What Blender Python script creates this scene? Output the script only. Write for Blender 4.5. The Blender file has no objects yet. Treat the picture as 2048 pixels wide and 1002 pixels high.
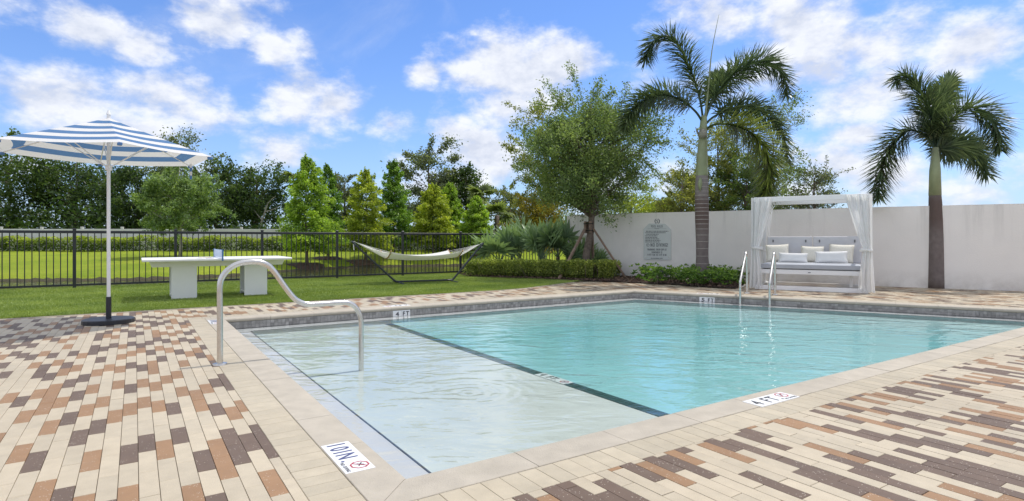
import bpy, bmesh, math, random
import numpy as np
from mathutils import Vector, Matrix
from mathutils.geometry import tessellate_polygon

R = math.radians
scene = bpy.context.scene
COL = scene.collection
random.seed(7)

# ------------------------------------------------------------------ camera
EYE = 1.12           # eye height in metres
F = 1145.0           # focal length in photo pixels (2048 wide)
HY, CX = 479.0, 1024.0
cam_d = bpy.data.cameras.new('camera')
cam = bpy.data.objects.new('camera', cam_d)
COL.objects.link(cam)
cam.location = (0, 0, EYE)
cam.rotation_euler = (R(90), 0, 0)
cam_d.sensor_fit = 'HORIZONTAL'
cam_d.sensor_width = 36.0
cam_d.lens = F / 2048.0 * 36.0
cam_d.shift_y = -(501.0 - HY) / 2048.0
cam_d.clip_start = 0.05
cam_d.clip_end = 2000.0
scene.camera = cam

# ------------------------------------------------------------------ light
SUN_EL, SUN_AZ = 68.0, 56.0      # azimuth measured from +Y (away from camera), negative = left
sun_dir = Vector((math.sin(R(SUN_AZ)) * math.cos(R(SUN_EL)), math.cos(R(SUN_AZ)) * math.cos(R(SUN_EL)), math.sin(R(SUN_EL))))
sd = bpy.data.lights.new('sun', 'SUN')
sd.energy = 1.5
sd.angle = R(1.2)
sd.color = (1.0, 0.955, 0.89)
sun = bpy.data.objects.new('sun', sd)
COL.objects.link(sun)
sun.location = sun_dir * 50
sun.rotation_euler = sun_dir.to_track_quat('Z', 'Y').to_euler()

scene.view_settings.view_transform = 'Standard'
scene.view_settings.look = 'None'
scene.view_settings.gamma = 1.0
scene.view_settings.exposure = 0.95
scene.view_settings.use_curve_mapping = False
scene.cycles.use_denoising = True
scene.cycles.max_bounces = 8
scene.cycles.diffuse_bounces = 4
scene.cycles.glossy_bounces = 4
scene.cycles.transmission_bounces = 6
scene.cycles.transparent_max_bounces = 12
scene.cycles.caustics_reflective = False
scene.cycles.caustics_refractive = False
scene.cycles.sample_clamp_indirect = 6.0

# world: physical sky + procedural cumulus laid out by direction
W = bpy.data.worlds.new('World')
scene.world = W
W.use_nodes = True
W.cycles.sampling_method = 'MANUAL'
W.cycles.sample_map_resolution = 256
nt = W.node_tree
nt.nodes.clear()
def wn(t, **k):
    n = nt.nodes.new(t)
    for a, b in k.items(): setattr(n, a, b)
    return n
def wl(a, b): nt.links.new(a, b)
def wmath(op, a, b=None, c=None, clamp=False):
    n = wn('ShaderNodeMath', operation=op, use_clamp=clamp)
    for i, s in enumerate((a, b, c)):
        if s is None: continue
        if isinstance(s, (int, float)): n.inputs[i].default_value = s
        else: wl(s, n.inputs[i])
    return n.outputs[0]
def wvec(op, a, b=None):
    n = wn('ShaderNodeVectorMath', operation=op)
    for i, s in enumerate((a, b)):
        if s is None: continue
        if isinstance(s, (tuple, list)): n.inputs[i].default_value = s
        else: wl(s, n.inputs[i])
    return n
def wmap(x, a, b, c=0.0, d=1.0):
    n = wn('ShaderNodeMapRange', interpolation_type='SMOOTHSTEP')
    wl(x, n.inputs[0])
    for i, s in zip((1, 2, 3, 4), (a, b, c, d)): n.inputs[i].default_value = s
    return n.outputs[0]
tc = wn('ShaderNodeTexCoord')
dirn = wvec('NORMALIZE', tc.outputs['Generated']).outputs[0]
sep = wn('ShaderNodeSeparateXYZ'); wl(dirn, sep.inputs[0])
sky = wn('ShaderNodeTexSky', sky_type='NISHITA', sun_disc=False)
sky.sun_elevation = R(SUN_EL)
sky.sun_rotation = R(SUN_AZ)
sky.altitude = 0.0
sky.air_density = 1.0
sky.dust_density = 0.6
sky.ozone_density = 1.5
# cumulus: (photo px, py, half width, half height, strength)
CL = [(455, 45, 95, 75, 1), (530, 90, 70, 50, .9), (285, 95, 55, 70, .9), (340, 205, 130, 70, 1.0), (300, 265, 140, 60, .9), (205, 60, 75, 60, .85), (120, 200, 120, 70, .9), (60, 330, 120, 60, .7),
      (415, 235, 80, 60, .8), (585, 195, 100, 55, 1.0), (665, 215, 100, 45, .95), (780, 248, 80, 28, .8), (565, 305, 125, 36, .85),
      (370, 95, 60, 38, .55), (850, 145, 35, 35, .7), (1000, 130, 130, 60, 1.0), (1080, 150, 110, 85, 1), (1140, 130, 70, 60, .9), (1010, 215, 90, 60, .85),
      (900, 270, 55, 45, .8), (965, 315, 115, 70, 1), (900, 370, 190, 60, .75), (930, 240, 35, 22, .6), (950, 68, 28, 12, .6), (1190, 360, 230, 70, .6),
      (1440, 40, 110, 80, .80), (1600, 60, 220, 110, .78), (1750, 90, 160, 100, .80), (1510, 130, 150, 70, .68), (1720, 190, 110, 85, .95), (1660, 150, 120, 60, .8),
      (1720, 270, 60, 40, .95), (1690, 330, 150, 55, .85), (1600, 385, 200, 50, .7), (1780, 345, 120, 80, .9), (1330, 370, 130, 60, .55), (1290, 180, 120, 40, .5), (1890, 240, 120, 60, .85), (1960, 90, 120, 70, .9), (1340, 5, 50, 22, .55), (1930, 380, 160, 60, .7), (720, 400, 260, 45, .45)]
field = None
flat = wvec('MULTIPLY', dirn, (1, 1, 1.6)).outputs[0]
for (x, y, rx, ry, s) in CL:
    d = Vector(((x - CX) / F, 1.0, (HY - y) / F)); L = d.length; d = d / L
    rad = math.sqrt(rx * ry * 1.6) / F / L * 1.45
    dd = wvec('DISTANCE', flat, (d.x, d.y, d.z * 1.6)).outputs['Value']
    f1 = wmath('MULTIPLY_ADD', dd, -s / rad, s * 1.12)
    field = f1 if field is None else wmath('MAXIMUM', field, f1)
field = wmath('MINIMUM', wmath('MAXIMUM', field, 0.0), .95)
warp = wn('ShaderNodeVectorMath', operation='MULTIPLY'); wl(dirn, warp.inputs[0]); warp.inputs[1].default_value = (1, 1, 1.7)
def wnoise(scale, detail, rough, off=(0, 0, 0), dist=0.0):
    a = wvec('ADD', warp.outputs[0], off).outputs[0]
    n = wn('ShaderNodeTexNoise', normalize=True); wl(a, n.inputs['Vector'])
    n.inputs['Scale'].default_value = scale; n.inputs['Detail'].default_value = detail
    n.inputs['Roughness'].default_value = rough; n.inputs['Distortion'].default_value = dist
    return n.outputs[0]
n1 = wnoise(11.0, 9, .60)
n1u = wnoise(11.0, 9, .60, (-.012, 0.0, .034))      # the same clouds a little nearer the sun: self-shading
big = wnoise(2.4, 3, .5, (3.1, 1.7, .4))
front = wmath('MULTIPLY', wmap(sep.outputs['Y'], .62, .80), wmap(sep.outputs['Z'], .52, .42))
gen = wmath('MULTIPLY', wmath('SUBTRACT', 1.0, front), wmath('MULTIPLY', wmap(big, .30, .48), 1.15))
field2 = wmath('MAXIMUM', field, gen)
dens = wmath('ADD', wmath('MULTIPLY', field2, .95), wmath('MULTIPLY', wmath('SUBTRACT', n1, .5), 1.75))
mask = wmap(dens, .27, .88)
wisp = wmath('MULTIPLY', wmap(wnoise(4.0, 6, .6, (1.3, .2, 2.2), .6), .50, .80), .28)
mask = wmath('MAXIMUM', mask, wisp)
lit = wmath('ADD', .5, wmath('MULTIPLY', wmath('SUBTRACT', n1, n1u), 4.2), clamp=True)
lit2 = wmath('MULTIPLY', lit, wmap(dens, 1.35, .55, .72, 1.0))
ccol = wn('ShaderNodeMixRGB'); wl(lit2, ccol.inputs[0])
ccol.inputs[1].default_value = (2.35, 2.55, 3.05, 1); ccol.inputs[2].default_value = (3.4, 3.5, 3.75, 1)
tint = wn('ShaderNodeMixRGB', blend_type='MULTIPLY'); tint.inputs[0].default_value = 1.0
wl(sky.outputs[0], tint.inputs[1]); tint.inputs[2].default_value = (.325, .45, .66, 1)
mixc = wn('ShaderNodeMixRGB')
wl(wmath('MULTIPLY', mask, wmap(sep.outputs['Z'], -.02, .03)), mixc.inputs[0])
haze = wn('ShaderNodeMixRGB'); wl(wmath('MULTIPLY', wmath('POWER', 2.718, wmath('MULTIPLY', wmath('MAXIMUM', sep.outputs['Z'], 0.0), -8.0)), .62), haze.inputs[0])
wl(tint.outputs[0], haze.inputs[1]); haze.inputs[2].default_value = (2.15, 2.5, 3.1, 1)
wl(haze.outputs[0], mixc.inputs[1]); wl(ccol.outputs[0], mixc.inputs[2])
bg = wn('ShaderNodeBackground'); bg.inputs[1].default_value = 0.15
wl(mixc.outputs[0], bg.inputs[0])
wo = wn('ShaderNodeOutputWorld'); wl(bg.outputs[0], wo.inputs[0])

# ------------------------------------------------------------------ frames of reference
P0 = Vector((-0.5006, 2.666, 0))            # near corner of the pool coping
UX, UY = 0.8347, 0.5506                     # u: along the near edge, v: along the left edge
def P(u, v, z=0.0): return Vector((P0.x + u * UX - v * UY, P0.y + u * UY + v * UX, z))
def UV(x, y):
    dx, dy = x - P0.x, y - P0.y
    return (dx * UX + dy * UY, -dx * UY + dy * UX)
ANG = math.atan2(UY, UX)
WX, WY = 0.8545, -0.5195                    # along the garden wall
WANG = math.atan2(WY, WX)
def WL(s, d, z=0.0):                        # s along the wall from its left end, d out of its face toward the pool
    return Vector((1.894 + s * WX + d * WY, 17.92 + s * WY - d * WX, z))
def gnd(x, y, z=0.0):
    Y = F * (EYE - z) / (y - HY)
    return Vector(((x - CX) / F * Y, Y, z))
def at(x, y, Y): return Vector(((x - CX) / F * Y, Y, EYE + (HY - y) / F * Y))
def proj(p):
    return (CX + F * p[0] / p[1], HY + F * (EYE - p[2]) / p[1]) if p[1] > .05 else None

# ------------------------------------------------------------------ scene graph helpers
def tag(o, label=None, cat=None, group=None, kind=None):
    if label: o['label'] = label
    if cat: o['category'] = cat
    if group: o['group'] = group
    if kind: o['kind'] = kind
    return o
def off(p):
    v = Vector((0, 0, 0))
    while p is not None:
        v += p.location; p = p.parent
    return v
def thing(name, label, cat, loc, group=None):
    o = bpy.data.objects.new(name, None)
    o.empty_display_size = .1
    o.location = loc
    COL.objects.link(o)
    return tag(o, label, cat, group)
def inst(name, me, parent, loc, rot=(0, 0, 0), scale=None):
    o = bpy.data.objects.new(name, me)
    o.location = Vector(loc) - off(parent)
    o.rotation_euler = rot
    if scale: o.scale = scale
    o.parent = parent
    COL.objects.link(o)
    return o
class MB:
    def __init__(s): s.v = []; s.f = []; s.m = []
    def add(s, vs, fs, mi=0):
        b = len(s.v); s.v += [tuple(x) for x in vs]
        for f in fs: s.f.append(tuple(b + i for i in f)); s.m.append(mi)
    def box(s, c, size, rz=0.0, mi=0, M=None):
        hx, hy, hz = size[0] / 2, size[1] / 2, size[2] / 2
        vs = [Vector((x, y, z)) for z in (-hz, hz) for (x, y) in ((-hx, -hy), (hx, -hy), (hx, hy), (-hx, hy))]
        m = M if M is not None else Matrix.Rotation(rz, 3, 'Z')
        c = Vector(c)
        s.add([c + m @ q for q in vs], [(3, 2, 1, 0), (4, 5, 6, 7), (0, 1, 5, 4), (1, 2, 6, 5), (2, 3, 7, 6), (3, 0, 4, 7)], mi)
    def cbox(s, c, size, rz=0.0, ch=.005, mi=0, M=None):      # box with all edges chamfered
        hx, hy, hz = [q / 2 for q in size]
        ch = min(ch, hx * .9, hy * .9, hz * .9)
        m = M if M is not None else Matrix.Rotation(rz, 3, 'Z')
        bm = bmesh.new(); bmesh.ops.create_cube(bm, size=1.0)
        for q in bm.verts: q.co = Vector((q.co.x * size[0], q.co.y * size[1], q.co.z * size[2]))
        bmesh.ops.bevel(bm, geom=bm.edges[:], offset=ch, segments=1, affect='EDGES')
        bm.verts.ensure_lookup_table()
        c = Vector(c)
        vs = [c + m @ q.co for q in bm.verts]
        fs = [tuple(q.index for q in f.verts) for f in bm.faces]
        bm.free(); s.add(vs, fs, mi)
    def bar(s, a, b, w, h, mi=0, up=(0, 0, 1)):               # rectangular bar between two points
        a, b = Vector(a), Vector(b); d = (b - a); L = d.length; d /= L
        up = Vector(up)
        x = d.cross(up)
        if x.length < 1e-4: x = d.cross(Vector((0, 1, 0)))
        x.normalize(); y = x.cross(d)
        m = Matrix((x, d, y)).transposed()
        s.box((a + b) / 2, (w, L, h), M=m, mi=mi)
    def tube(s, pts, rad, n=8, mi=0, cap=True):
        pts = [Vector(p) for p in pts]
        if not isinstance(rad, (list, tuple)): rad = [rad] * len(pts)
        base = len(s.v); prev = None
        for i, p in enumerate(pts):
            t = (pts[min(i + 1, len(pts) - 1)] - pts[max(i - 1, 0)])
            if t.length < 1e-9: t = Vector((0, 0, 1))
            t.normalize()
            if prev is None:
                a = t.cross(Vector((0, 0, 1)))
                if a.length < 1e-3: a = t.cross(Vector((1, 0, 0)))
            else: a = prev - t * prev.dot(t)
            a.normalize(); prev = a; b = t.cross(a)
            for k in range(n):
                an = 2 * math.pi * k / n
                s.v.append(tuple(p + (a * math.cos(an) + b * math.sin(an)) * rad[i]))
        for i in range(len(pts) - 1):
            for k in range(n):
                k2 = (k + 1) % n
                s.f.append((base + i * n + k, base + i * n + k2, base + (i + 1) * n + k2, base + (i + 1) * n + k)); s.m.append(mi)
        if cap:
            s.f.append(tuple(base + k for k in reversed(range(n)))); s.m.append(mi)
            e = base + (len(pts) - 1) * n
            s.f.append(tuple(e + k for k in range(n))); s.m.append(mi)
    def prism(s, poly, z0, z1, mi=0, ch=0.0):                # vertical prism over an xy polygon (CCW)
        n = len(poly)
        lo = [(p[0], p[1], z0) for p in poly]
        if ch <= 0:
            s.add(lo + [(p[0], p[1], z1) for p in poly], [tuple(range(n, 2 * n))] + [(i, (i + 1) % n, n + (i + 1) % n, n + i) for i in range(n)], mi)
        else:
            c = Vector((sum(p[0] for p in poly) / n, sum(p[1] for p in poly) / n))
            ins = []
            for p in poly:
                d = c - Vector((p[0], p[1])); L = d.length or 1
                q = Vector((p[0], p[1])) + d * min(ch * 1.5 / L, .3); ins.append((q.x, q.y, z1))
            s.add(lo + [(p[0], p[1], z1 - ch) for p in poly] + ins,
                  [tuple(range(2 * n, 3 * n))] + [(i, (i + 1) % n, n + (i + 1) % n, n + i) for i in range(n)] +
                  [(n + i, n + (i + 1) % n, 2 * n + (i + 1) % n, 2 * n + i) for i in range(n)], mi)
    def sheet(s, poly, z, mi=0):
        tri = tessellate_polygon([[Vector((p[0], p[1], 0)) for p in poly]])
        vs = [(p[0], p[1], z) for p in poly]; fs = []
        for t in tri:
            a, b, c = (Vector(vs[i]) for i in t)
            fs.append(tuple(t) if (b - a).cross(c - a).z > 0 else tuple(reversed(t)))
        s.add(vs, fs, mi)
    def mesh(s, name, mats, smooth=False, o=Vector((0, 0, 0))):
        me = bpy.data.meshes.new(name)
        me.from_pydata([(a - o.x, b - o.y, c - o.z) for a, b, c in s.v], [], s.f)
        if not isinstance(mats, (list, tuple)): mats = [mats]
        for q in mats: me.materials.append(q)
        if len(mats) > 1: me.polygons.foreach_set('material_index', s.m)
        if smooth:
            me.polygons.foreach_set('use_smooth', [True] * len(s.f))
            if smooth != True:
                try: me.set_sharp_from_angle(angle=R(smooth))
                except Exception: pass
        me.update()
        return me
    def build(s, name, mats, parent=None, smooth=False, **k):
        me = s.mesh(name, mats, smooth, off(parent))
        o = bpy.data.objects.new(name, me)
        if parent is not None: o.parent = parent
        COL.objects.link(o)
        return tag(o, **k)
def npobj(name, V, Fc, mat, parent=None, rnd=None, smooth=False, **k):
    """mesh from numpy arrays; Fc (m,3) or (m,4); rnd = per-vertex random value"""
    me = bpy.data.meshes.new(name)
    o_ = off(parent)
    V = np.asarray(V, dtype=np.float32) - np.array([o_.x, o_.y, o_.z], dtype=np.float32)
    m, kf = Fc.shape
    me.vertices.add(len(V)); me.vertices.foreach_set('co', V.ravel())
    me.loops.add(m * kf); me.loops.foreach_set('vertex_index', Fc.astype(np.int32).ravel())
    me.polygons.add(m); me.polygons.foreach_set('loop_start', np.arange(0, m * kf, kf, dtype=np.int32))
    if smooth: me.polygons.foreach_set('use_smooth', np.ones(m, dtype=bool))
    if rnd is not None:
        a = me.attributes.new('rnd', 'FLOAT', 'POINT'); a.data.foreach_set('value', np.asarray(rnd, dtype=np.float32))
    me.materials.append(mat)
    me.update(calc_edges=True)
    o = bpy.data.objects.new(name, me)
    if parent is not None: o.parent = parent
    COL.objects.link(o)
    return tag(o, **k)

# ------------------------------------------------------------------ materials
def lin(c):
    return tuple((q / 255 / 12.92) if q / 255 <= .04045 else ((q / 255 + .055) / 1.055) ** 2.4 for q in c)
class N:
    def __init__(s, name):
        s.m = bpy.data.materials.new(name); s.m.use_nodes = True
        s.t = s.m.node_tree; s.t.nodes.clear()
        s.out = s.t.nodes.new('ShaderNodeOutputMaterial')
        s.co = s.t.nodes.new('ShaderNodeTexCoord')
    def n(s, t, **k):
        q = s.t.nodes.new(t)
        for a, b in k.items(): setattr(q, a, b)
        return q
    def l(s, a, b): s.t.links.new(a, b)
    def setin(s, sock, v):
        if v is None: return
        if isinstance(v, bpy.types.NodeSocket): s.l(v, sock)
        else:
            if isinstance(v, tuple) and len(v) == 3 and sock.type == 'RGBA': v = v + (1,)
            sock.default_value = v
    def math(s, op, a, b=None, c=None, clamp=False):
        q = s.n('ShaderNodeMath', operation=op, use_clamp=clamp)
        for i, x in enumerate((a, b, c)): s.setin(q.inputs[i], x)
        return q.outputs[0]
    def noise(s, scale, detail=4, rough=.55, vec=None, dist=0.0, coord='Object'):
        q = s.n('ShaderNodeTexNoise')
        s.l(vec if vec is not None else s.co.outputs[coord], q.inputs['Vector'])
        q.inputs['Scale'].default_value = scale; q.inputs['Detail'].default_value = detail
        q.inputs['Roughness'].default_value = rough; q.inputs['Distortion'].default_value = dist
        return q.outputs[0]
    def mapr(s, x, a, b, c=0.0, d=1.0):
        q = s.n('ShaderNodeMapRange'); s.l(x, q.inputs[0])
        for i, v in zip((1, 2, 3, 4), (a, b, c, d)): q.inputs[i].default_value = v
        return q.outputs[0]
    def mix(s, f, a, b, mode='MIX'):
        q = s.n('ShaderNodeMixRGB', blend_type=mode)
        s.setin(q.inputs[0], f); s.setin(q.inputs[1], a); s.setin(q.inputs[2], b)
        return q.outputs[0]
    def bump(s, h, strength=.3, dist=.01, normal=None):
        q = s.n('ShaderNodeBump'); s.l(h, q.inputs['Height'])
        q.inputs['Strength'].default_value = strength; q.inputs['Distance'].default_value = dist
        if normal is not None: s.l(normal, q.inputs['Normal'])
        return q.outputs[0]
    def bsdf(s, color, rough=.6, metal=0.0, normal=None, spec=None):
        q = s.n('ShaderNodeBsdfPrincipled')
        s.setin(q.inputs['Base Color'], color); s.setin(q.inputs['Roughness'], rough); s.setin(q.inputs['Metallic'], metal)
        if spec is not None: s.setin(q.inputs['Specular IOR Level'], spec)
        if normal is not None: s.l(normal, q.inputs['Normal'])
        return q
    def done(s, sh): s.l(sh, s.out.inputs[0]); return s.m
def scol(c, k): return tuple(min(1, x * k) for x in c)
def mat(name, c, rough=.6, metal=0.0, var=.12, scale=6.0, bump=0.0, bscale=60.0, spec=None, stain=0.0, stain_c=(.2, .18, .15), objvar=0.0):
    q = N(name)
    col = q.mix(q.mapr(q.noise(scale, 6), .3, .7), scol(c, 1 - var), scol(c, 1 + var))
    if stain > 0:
        col = q.mix(q.math('MULTIPLY', q.mapr(q.noise(scale * .35, 8, .65, dist=.5), .52, .75), stain), col, stain_c)
    if objvar > 0:
        oi = q.n('ShaderNodeObjectInfo'); at_ = q.n('ShaderNodeAttribute', attribute_name='rnd')
        r = q.math('FRACT', q.math('ADD', oi.outputs['Random'], at_.outputs['Fac']))
        col = q.mix(1.0, col, q.mix(r, (1 - objvar,) * 3, (1 + objvar,) * 3), 'MULTIPLY')
    nb = q.bump(q.noise(bscale, 5, .6), bump, .01) if bump > 0 else None
    return q.done(q.bsdf(col, rough, metal, nb, spec).outputs[0])
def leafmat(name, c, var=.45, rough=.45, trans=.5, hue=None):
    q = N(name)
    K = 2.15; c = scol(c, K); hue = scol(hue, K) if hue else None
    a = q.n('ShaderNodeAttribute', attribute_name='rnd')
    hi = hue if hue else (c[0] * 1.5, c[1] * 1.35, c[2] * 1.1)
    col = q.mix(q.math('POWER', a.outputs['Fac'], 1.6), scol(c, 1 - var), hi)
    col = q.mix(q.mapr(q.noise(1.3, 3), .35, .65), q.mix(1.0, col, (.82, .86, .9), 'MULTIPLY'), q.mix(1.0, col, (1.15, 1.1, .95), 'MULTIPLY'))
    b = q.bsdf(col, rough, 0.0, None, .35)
    tr = q.n('ShaderNodeBsdfTranslucent')
    q.setin(tr.inputs[0], q.mix(1.0, col, (1.5, 1.55, .8), 'MULTIPLY'))
    ms = q.n('ShaderNodeMixShader'); ms.inputs[0].default_value = trans
    q.l(b.outputs[0], ms.inputs[1]); q.l(tr.outputs[0], ms.inputs[2])
    return q.done(ms.outputs[0])

M = {}
M['joint'] = mat('joint sand', (.27, .23, .175), .95, var=.25, scale=30, bump=.4)
def paver(name, c, fleck=0.0):
    q = N(name)
    oi = q.n('ShaderNodeObjectInfo'); at_ = q.n('ShaderNodeAttribute', attribute_name='rnd')
    r = q.math('FRACT', q.math('ADD', oi.outputs['Random'], at_.outputs['Fac']))
    vec = q.n('ShaderNodeVectorMath', operation='ADD'); q.l(q.co.outputs['Object'], vec.inputs[0])
    cx = q.n('ShaderNodeCombineXYZ'); q.l(q.math('MULTIPLY', r, 37.0), cx.inputs[0]); q.l(q.math('MULTIPLY', r, 91.0), cx.inputs[1])
    q.l(cx.outputs[0], vec.inputs[1]); v = vec.outputs[0]
    col = q.mix(q.mapr(q.noise(9, 5, .6, v), .3, .7), scol(c, .92), scol(c, 1.07))
    col = q.mix(1.0, col, q.mix(r, (.93, .935, .94), (1.06, 1.055, 1.05)), 'MULTIPLY')
    col = q.mix(q.mapr(q.noise(260, 2, .5, v), .40, .62), q.mix(1.0, col, (.86, .86, .86), 'MULTIPLY'), col)
    col = q.mix(q.math('MULTIPLY', q.mapr(q.noise(3.1, 7, .7, v), .54, .78), .22), col, (.30, .27, .22))
    geo = q.n('ShaderNodeNewGeometry')
    col = q.mix(q.mapr(q.noise(.9, 7, .62, geo.outputs['Position'], .4), .38, .66), q.mix(1.0, col, (.90, .89, .875), 'MULTIPLY'), col)
    col = q.mix(q.math('MULTIPLY', q.mapr(q.noise(2.3, 8, .7, geo.outputs['Position'], .8), .60, .74), .30), col, scol(c, .62))
    if fleck > 0:
        vo = q.n('ShaderNodeTexVoronoi'); q.l(v, vo.inputs['Vector']); vo.inputs['Scale'].default_value = 75
        dots = q.math('MULTIPLY', q.math('LESS_THAN', vo.outputs['Distance'], .17), q.math('GREATER_THAN', q.noise(14, 2, .5, v), .50))
        col = q.mix(q.math('MULTIPLY', dots, fleck), col, (.62, .56, .48))
    nb = q.bump(q.noise(300, 4, .6, v), .25, .003)
    return q.done(q.bsdf(col, .56, 0, nb, .38).outputs[0])
M['cream'] = paver('cream paver', (.575, .495, .37))
M['tan'] = paver('terracotta tan paver', (.36, .212, .112), .8)
M['brown'] = paver('grey brown paver', (.172, .118, .086), .8)
M['border'] = paver('cream border paver', (.55, .48, .36))
M['coping'] = mat('cast stone coping', (.475, .425, .35), .7, var=.09, scale=7, bump=.45, bscale=130, stain=.4, stain_c=(.42, .38, .30), objvar=.05, spec=.3)
M['tile'] = mat('grey glazed tile', (.32, .305, .292), .28, var=.2, scale=18, objvar=.25)
M['grout'] = mat('tile grout', (.34, .34, .33), .9)
M['darktile'] = mat('black glazed tile', (.012, .013, .016), .3, var=.3, scale=20, objvar=.4)
M['plaster'] = mat('pale pool plaster', (.60, .63, .605), .7, var=.06, scale=1.2, stain=.25, stain_c=(.5, .55, .47))
M['ledge'] = mat('white ledge plaster', (.60, .61, .61), .6, var=.04, scale=2)
M['deep'] = mat('aqua pool plaster', (.46, .65, .65), .7, var=.05, scale=.8)
M['steel'] = mat('brushed stainless steel', (.66, .64, .61), .26, 1.0, var=.06, scale=20, bump=.02, bscale=200)
M['whitepc'] = mat('white powder coat', (.86, .86, .86), .45, var=.03, scale=3, stain=.12, stain_c=(.55, .55, .53), bump=.03)
q = N('off white stucco')
c_ = (.92, .89, .845)
cw = q.mix(q.mapr(q.noise(.8, 6), .3, .7), scol(c_, .95), scol(c_, 1.03))
mp = q.n('ShaderNodeMapping'); q.l(q.co.outputs['Object'], mp.inputs[0]); mp.inputs['Scale'].default_value = (5.0, 5.0, .35)
sp_ = q.n('ShaderNodeSeparateXYZ'); q.l(q.co.outputs['Object'], sp_.inputs[0])
run = q.math('MULTIPLY', q.mapr(q.noise(1.0, 5, .6, mp.outputs[0]), .52, .78), q.mapr(sp_.outputs[2], .9, 1.9))          # rain streaks from the top edge
foot = q.math('MULTIPLY', q.mapr(q.noise(2.5, 6, .65), .35, .65), q.mapr(sp_.outputs[2], .42, .0))                        # splashed soil at the foot
cw = q.mix(q.math('MULTIPLY', run, .55), cw, (.50, .485, .46))
cw = q.mix(q.math('MULTIPLY', foot, .5), cw, (.42, .36, .30))
cw = q.mix(q.math('MULTIPLY', q.mapr(q.noise(.5, 8, .7, dist=.6), .54, .74), .22), cw, (.58, .56, .54))
M['wall'] = q.done(q.bsdf(cw, .92, 0, q.bump(q.noise(42, 6, .65), .45, .012), .2).outputs[0])
M['clip'] = mat('grey plastic clip', (.16, .16, .17), .6)
M['backrest'] = mat('pale grey backrest mesh', (.60, .60, .625), .9, var=.04, bump=.15, bscale=220)
M['fence'] = mat('charcoal powder coat', (.022, .024, .032), .4, var=.15)
M['stand'] = mat('dark slate painted steel', (.035, .04, .055), .35, var=.15)
M['blue'] = mat('blue canvas', (.10, .22, .46), .8, var=.06, bump=.1, bscale=300)
M['white_canvas'] = mat('white canvas', (.80, .81, .82), .85, var=.04, bump=.1, bscale=300)
M['cushion'] = mat('pale grey cushion fabric', (.44, .46, .50), .9, var=.05, bump=.15, bscale=220)
M['pillow_cream'] = mat('cream knitted pillow', (.78, .75, .66), .95, var=.06, scale=40, bump=.6, bscale=55)
M['pillow_white'] = mat('white pillow', (.80, .80, .79), .95, var=.03, bump=.15, bscale=120)
M['wood'] = mat('bamboo wood', (.40, .25, .12), .5, var=.2, scale=14)
M['stake'] = mat('weathered lumber', (.24, .165, .12), .85, var=.3, scale=12, bump=.4, stain=.5, stain_c=(.28, .26, .25))
M['strap'] = mat('black strap', (.02, .02, .02), .7)
M['bark'] = mat('grey bark', (.17, .135, .11), .95, var=.35, scale=14, bump=.9, bscale=40)
M['palebark'] = mat('pale bark', (.34, .31, .28), .95, var=.25, scale=10, bump=.6, bscale=40)
M['mulch'] = mat('dark mulch', (.045, .028, .020), .95, var=.5, scale=25, bump=1.0, bscale=60)
M['chip'] = mat('mulch chip', (.11, .07, .05), .95, var=.5, scale=8, objvar=.4)
M['ink'] = mat('dark lettering', (.035, .037, .05), .6)
M['blueink'] = mat('slate blue lettering', (.07, .085, .20), .6)
M['red'] = mat('red print', (.42, .05, .07), .6)
M['marker'] = mat('white marker tile', (.82, .82, .82), .3, var=.02)
M['sign'] = mat('frosted pale sign panel', (.66, .70, .685), .25, var=.02, scale=2)
M['signink'] = mat('grey green sign print', (.15, .165, .175), .6)
M['vinyl'] = mat('white vinyl', (.72, .71, .70), .5, var=.04, scale=1)
M['kerb'] = mat('pale concrete edging', (.56, .51, .42), .9, var=.1, scale=6, bump=.3)
def clothmat(name, c, trans):
    q = N(name)
    b = q.bsdf(q.mix(q.mapr(q.noise(4, 4), .3, .7), scol(c, .96), scol(c, 1.03)), .9, 0, q.bump(q.noise(250, 3), .1, .002), .2)
    tr = q.n('ShaderNodeBsdfTranslucent'); q.setin(tr.inputs[0], c)
    ms = q.n('ShaderNodeMixShader'); ms.inputs[0].default_value = trans
    q.l(b.outputs[0], ms.inputs[1]); q.l(tr.outputs[0], ms.inputs[2])
    return q.done(ms.outputs[0])
M['curtain'] = clothmat('sheer white curtain', (.94, .94, .93), .5)
M['canvas_w'] = clothmat('white parasol canvas', (.82, .82, .83), .3)
M['canvas_b'] = clothmat('blue parasol canvas', (.12, .24, .46), .3)
M['hammock'] = clothmat('off white hammock cloth', (.87, .86, .83), .25)
# leaves
M['lf_oak'] = leafmat('live oak leaf', (.088, .135, .058), .45, hue=(.175, .22, .088))
M['lf_oak2'] = leafmat('olive oak leaf', (.12, .15, .05), .45, hue=(.24, .24, .07))
M['lf_cyp'] = leafmat('fresh cypress leaf', (.115, .205, .028), .45, hue=(.25, .335, .045), trans=.4)
M['lf_cypd'] = leafmat('deep green cypress leaf', (.07, .155, .03), .45, hue=(.17, .26, .042), trans=.4)
M['lf_cypy'] = leafmat('yellow green cypress leaf', (.15, .205, .028), .4, hue=(.31, .34, .045), trans=.45)
M['lf_maple'] = leafmat('soft green maple leaf', (.10, .172, .06), .5, hue=(.235, .30, .12), trans=.35)
M['lf_dark'] = leafmat('dark evergreen leaf', (.030, .060, .022), .5, hue=(.075, .11, .035))
M['lf_mid'] = leafmat('mid green leaf', (.050, .095, .032), .5, hue=(.12, .16, .045))
M['lf_grey'] = leafmat('grey green leaf', (.07, .095, .06), .5, hue=(.15, .17, .10))
M['lf_rust'] = leafmat('golden shrub leaf', (.13, .13, .022), .4, hue=(.29, .215, .03))
M['lf_box'] = leafmat('clipped hedge leaf', (.125, .175, .05), .5, hue=(.31, .34, .105))
M['lf_vib'] = leafmat('far hedge leaf', (.07, .115, .025), .5, hue=(.25, .29, .04))
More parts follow.
